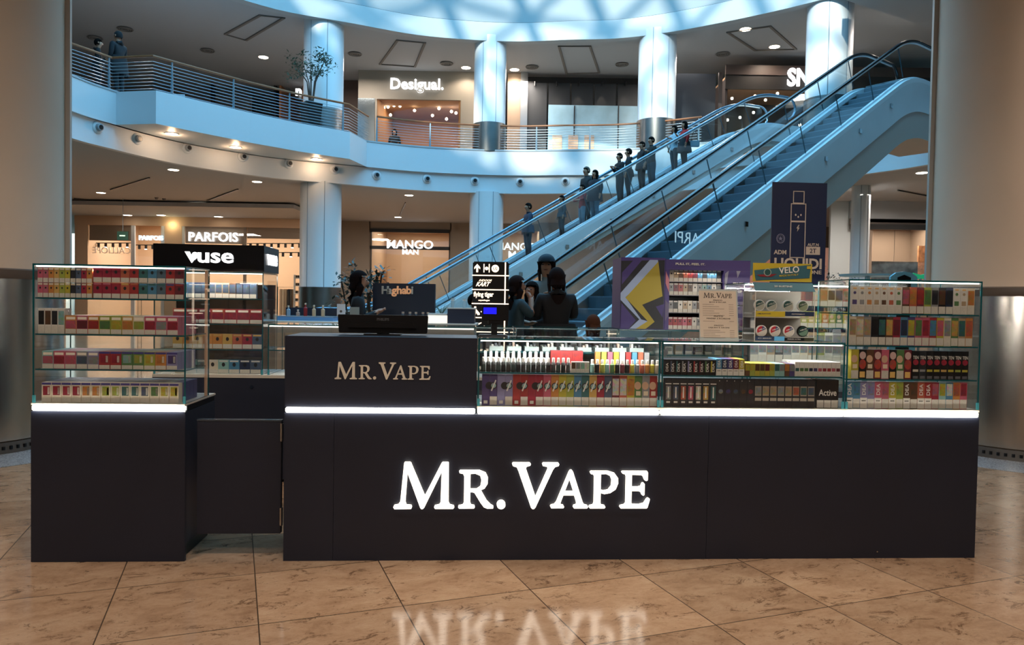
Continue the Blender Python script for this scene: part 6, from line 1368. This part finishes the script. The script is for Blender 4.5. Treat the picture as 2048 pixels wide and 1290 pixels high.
t = thing('potted_tree', 'slim indoor tree in a tall black pot on the upper balcony', 'plant', c)
MB().prism([(-.3, -.3), (.3, -.3), (.3, .3), (-.3, .3)], 0, .02).lathe([(.3, .02), (.4, .85), (.42, .95), (.38, .95), (.36, .86)], n=4).build('pot', BLACK2, t)
tb = MB(); tips = []
rd = random.Random(3)
for k in range(7):
    a = k * 2.4; b0 = (.05 * math.cos(a), .05 * math.sin(a), .9); tp = (.5 * math.cos(a) + rd.uniform(-.1, .1), .4 * math.sin(a), 2.35 + rd.uniform(-.2, .35)); md = (.15 * math.cos(a), .12 * math.sin(a), 1.7)
    tb.tube([b0, md, tp], .02, 6, rr=[.028, .02, .008]); tips += [tp, tuple((Vector(md) + Vector(tp)) / 2)]
tips += [(-.72, 0, 2.5), (-.55, .1, 2.25), (.5, 0, 2.55), (.7, 0, 2.25), (-.2, 0, 2.7), (.2, .1, 2.75), (-.7, 0, 1.9)]
tb.build('stems', BARK, t); leafy(t, tips, 700, .24, .13, LEAF, 5)
def bush(lab, px, py, Y, wd, z0, z1, n, seed, pot='#9fb9c4', zb=0, m=LEAFD):
    p = WY(px, py, Y); t = thing('potted_plant', lab, 'plant', (p.x, p.y, zb))
    MB().lathe([(.13, 0), (.17, .34), (.15, .34), (.14, .3)], n=16).build('pot', FLAT, t, smooth=True, color=pot)
    rd = random.Random(seed); pts = [(rd.uniform(-wd, wd), rd.uniform(-wd, wd) * .6, rd.uniform(z0, z1)) for _ in range(16)]
    sb = MB()
    for q in pts[:9]: sb.tube([(0, 0, .3), (q[0] * .4, q[1] * .4, (.3 + q[2]) / 2), q], .012, 5)
    sb.build('stems', BARK, t); leafy(t, pts, n, .16, .1, m, seed); return t
bush('tall leafy plant behind the long-haired attendant', 708, 560, 11.5, .26, .9, 1.75, 500, 2)
bush('narrower leafy plant in a pale pot left of the navy board', 748, 540, 10.8, .12, 1.1, 1.72, 160, 4)
bush('dark glossy plant right of the navy sign', 1662, 545, 20, .35, .9, 2.2, 300, 8, m=LEAFD)
bush('second dark plant farther right, beside the slim column', 1690, 540, 21, .3, .9, 2.3, 240, 9, m=LEAFD)
# ================================================================ added fill lights for both galleries, without fixtures
for x, y, e in ((-9, 33, 500), (-2, 35, 420), (5, 34, 420), (13, 27, 420), (-17, 29, 420), (18, 24, 300)):
    lamp('gallery_fill', (x, y, 5.25), e * .7, (1, .88, .78), size=1.6)
for x, y, e in ((-7, 32, 300), (0, 33, 300), (7, 31, 300), (-13, 26, 300), (14, 26, 300)):
    lamp('gallery_fill', (x, y, 11.3), e * .9, (1, .88, .78), size=1.6)
# ceiling lamps of the space in front of the stand (where the picture is taken from)
for i, (x, y) in enumerate([(-2.6, 1.2), (0.2, 1.0), (3.0, 1.3), (-3.4, -2.5), (0.2, -3), (3.6, -2.6), (-5.6, 3.6), (6.0, 3.8)]):
    t = thing('downlight', 'downlight over the open floor before the stand, %s of eight' % ORD[i], 'downlight', (x, y, ZB2 + .02), 0, 'downlights above the standpoint')
    MB().cyl((0, 0, -.02), .17, .02, 20).build('lens', DL, t)
    lamp('downlight_lamp', (x, y, ZB2 - .04), 335, (1, .86, .74), .15, spot=2.7)

p = WY(1187, 640, 7.2)
person('brown-haired person seated low behind the first low case', (p.x, 7.2, 0), 20, 1.13, '#3a3230', '#26262c', hair='#4a2e22', long_hair=True)
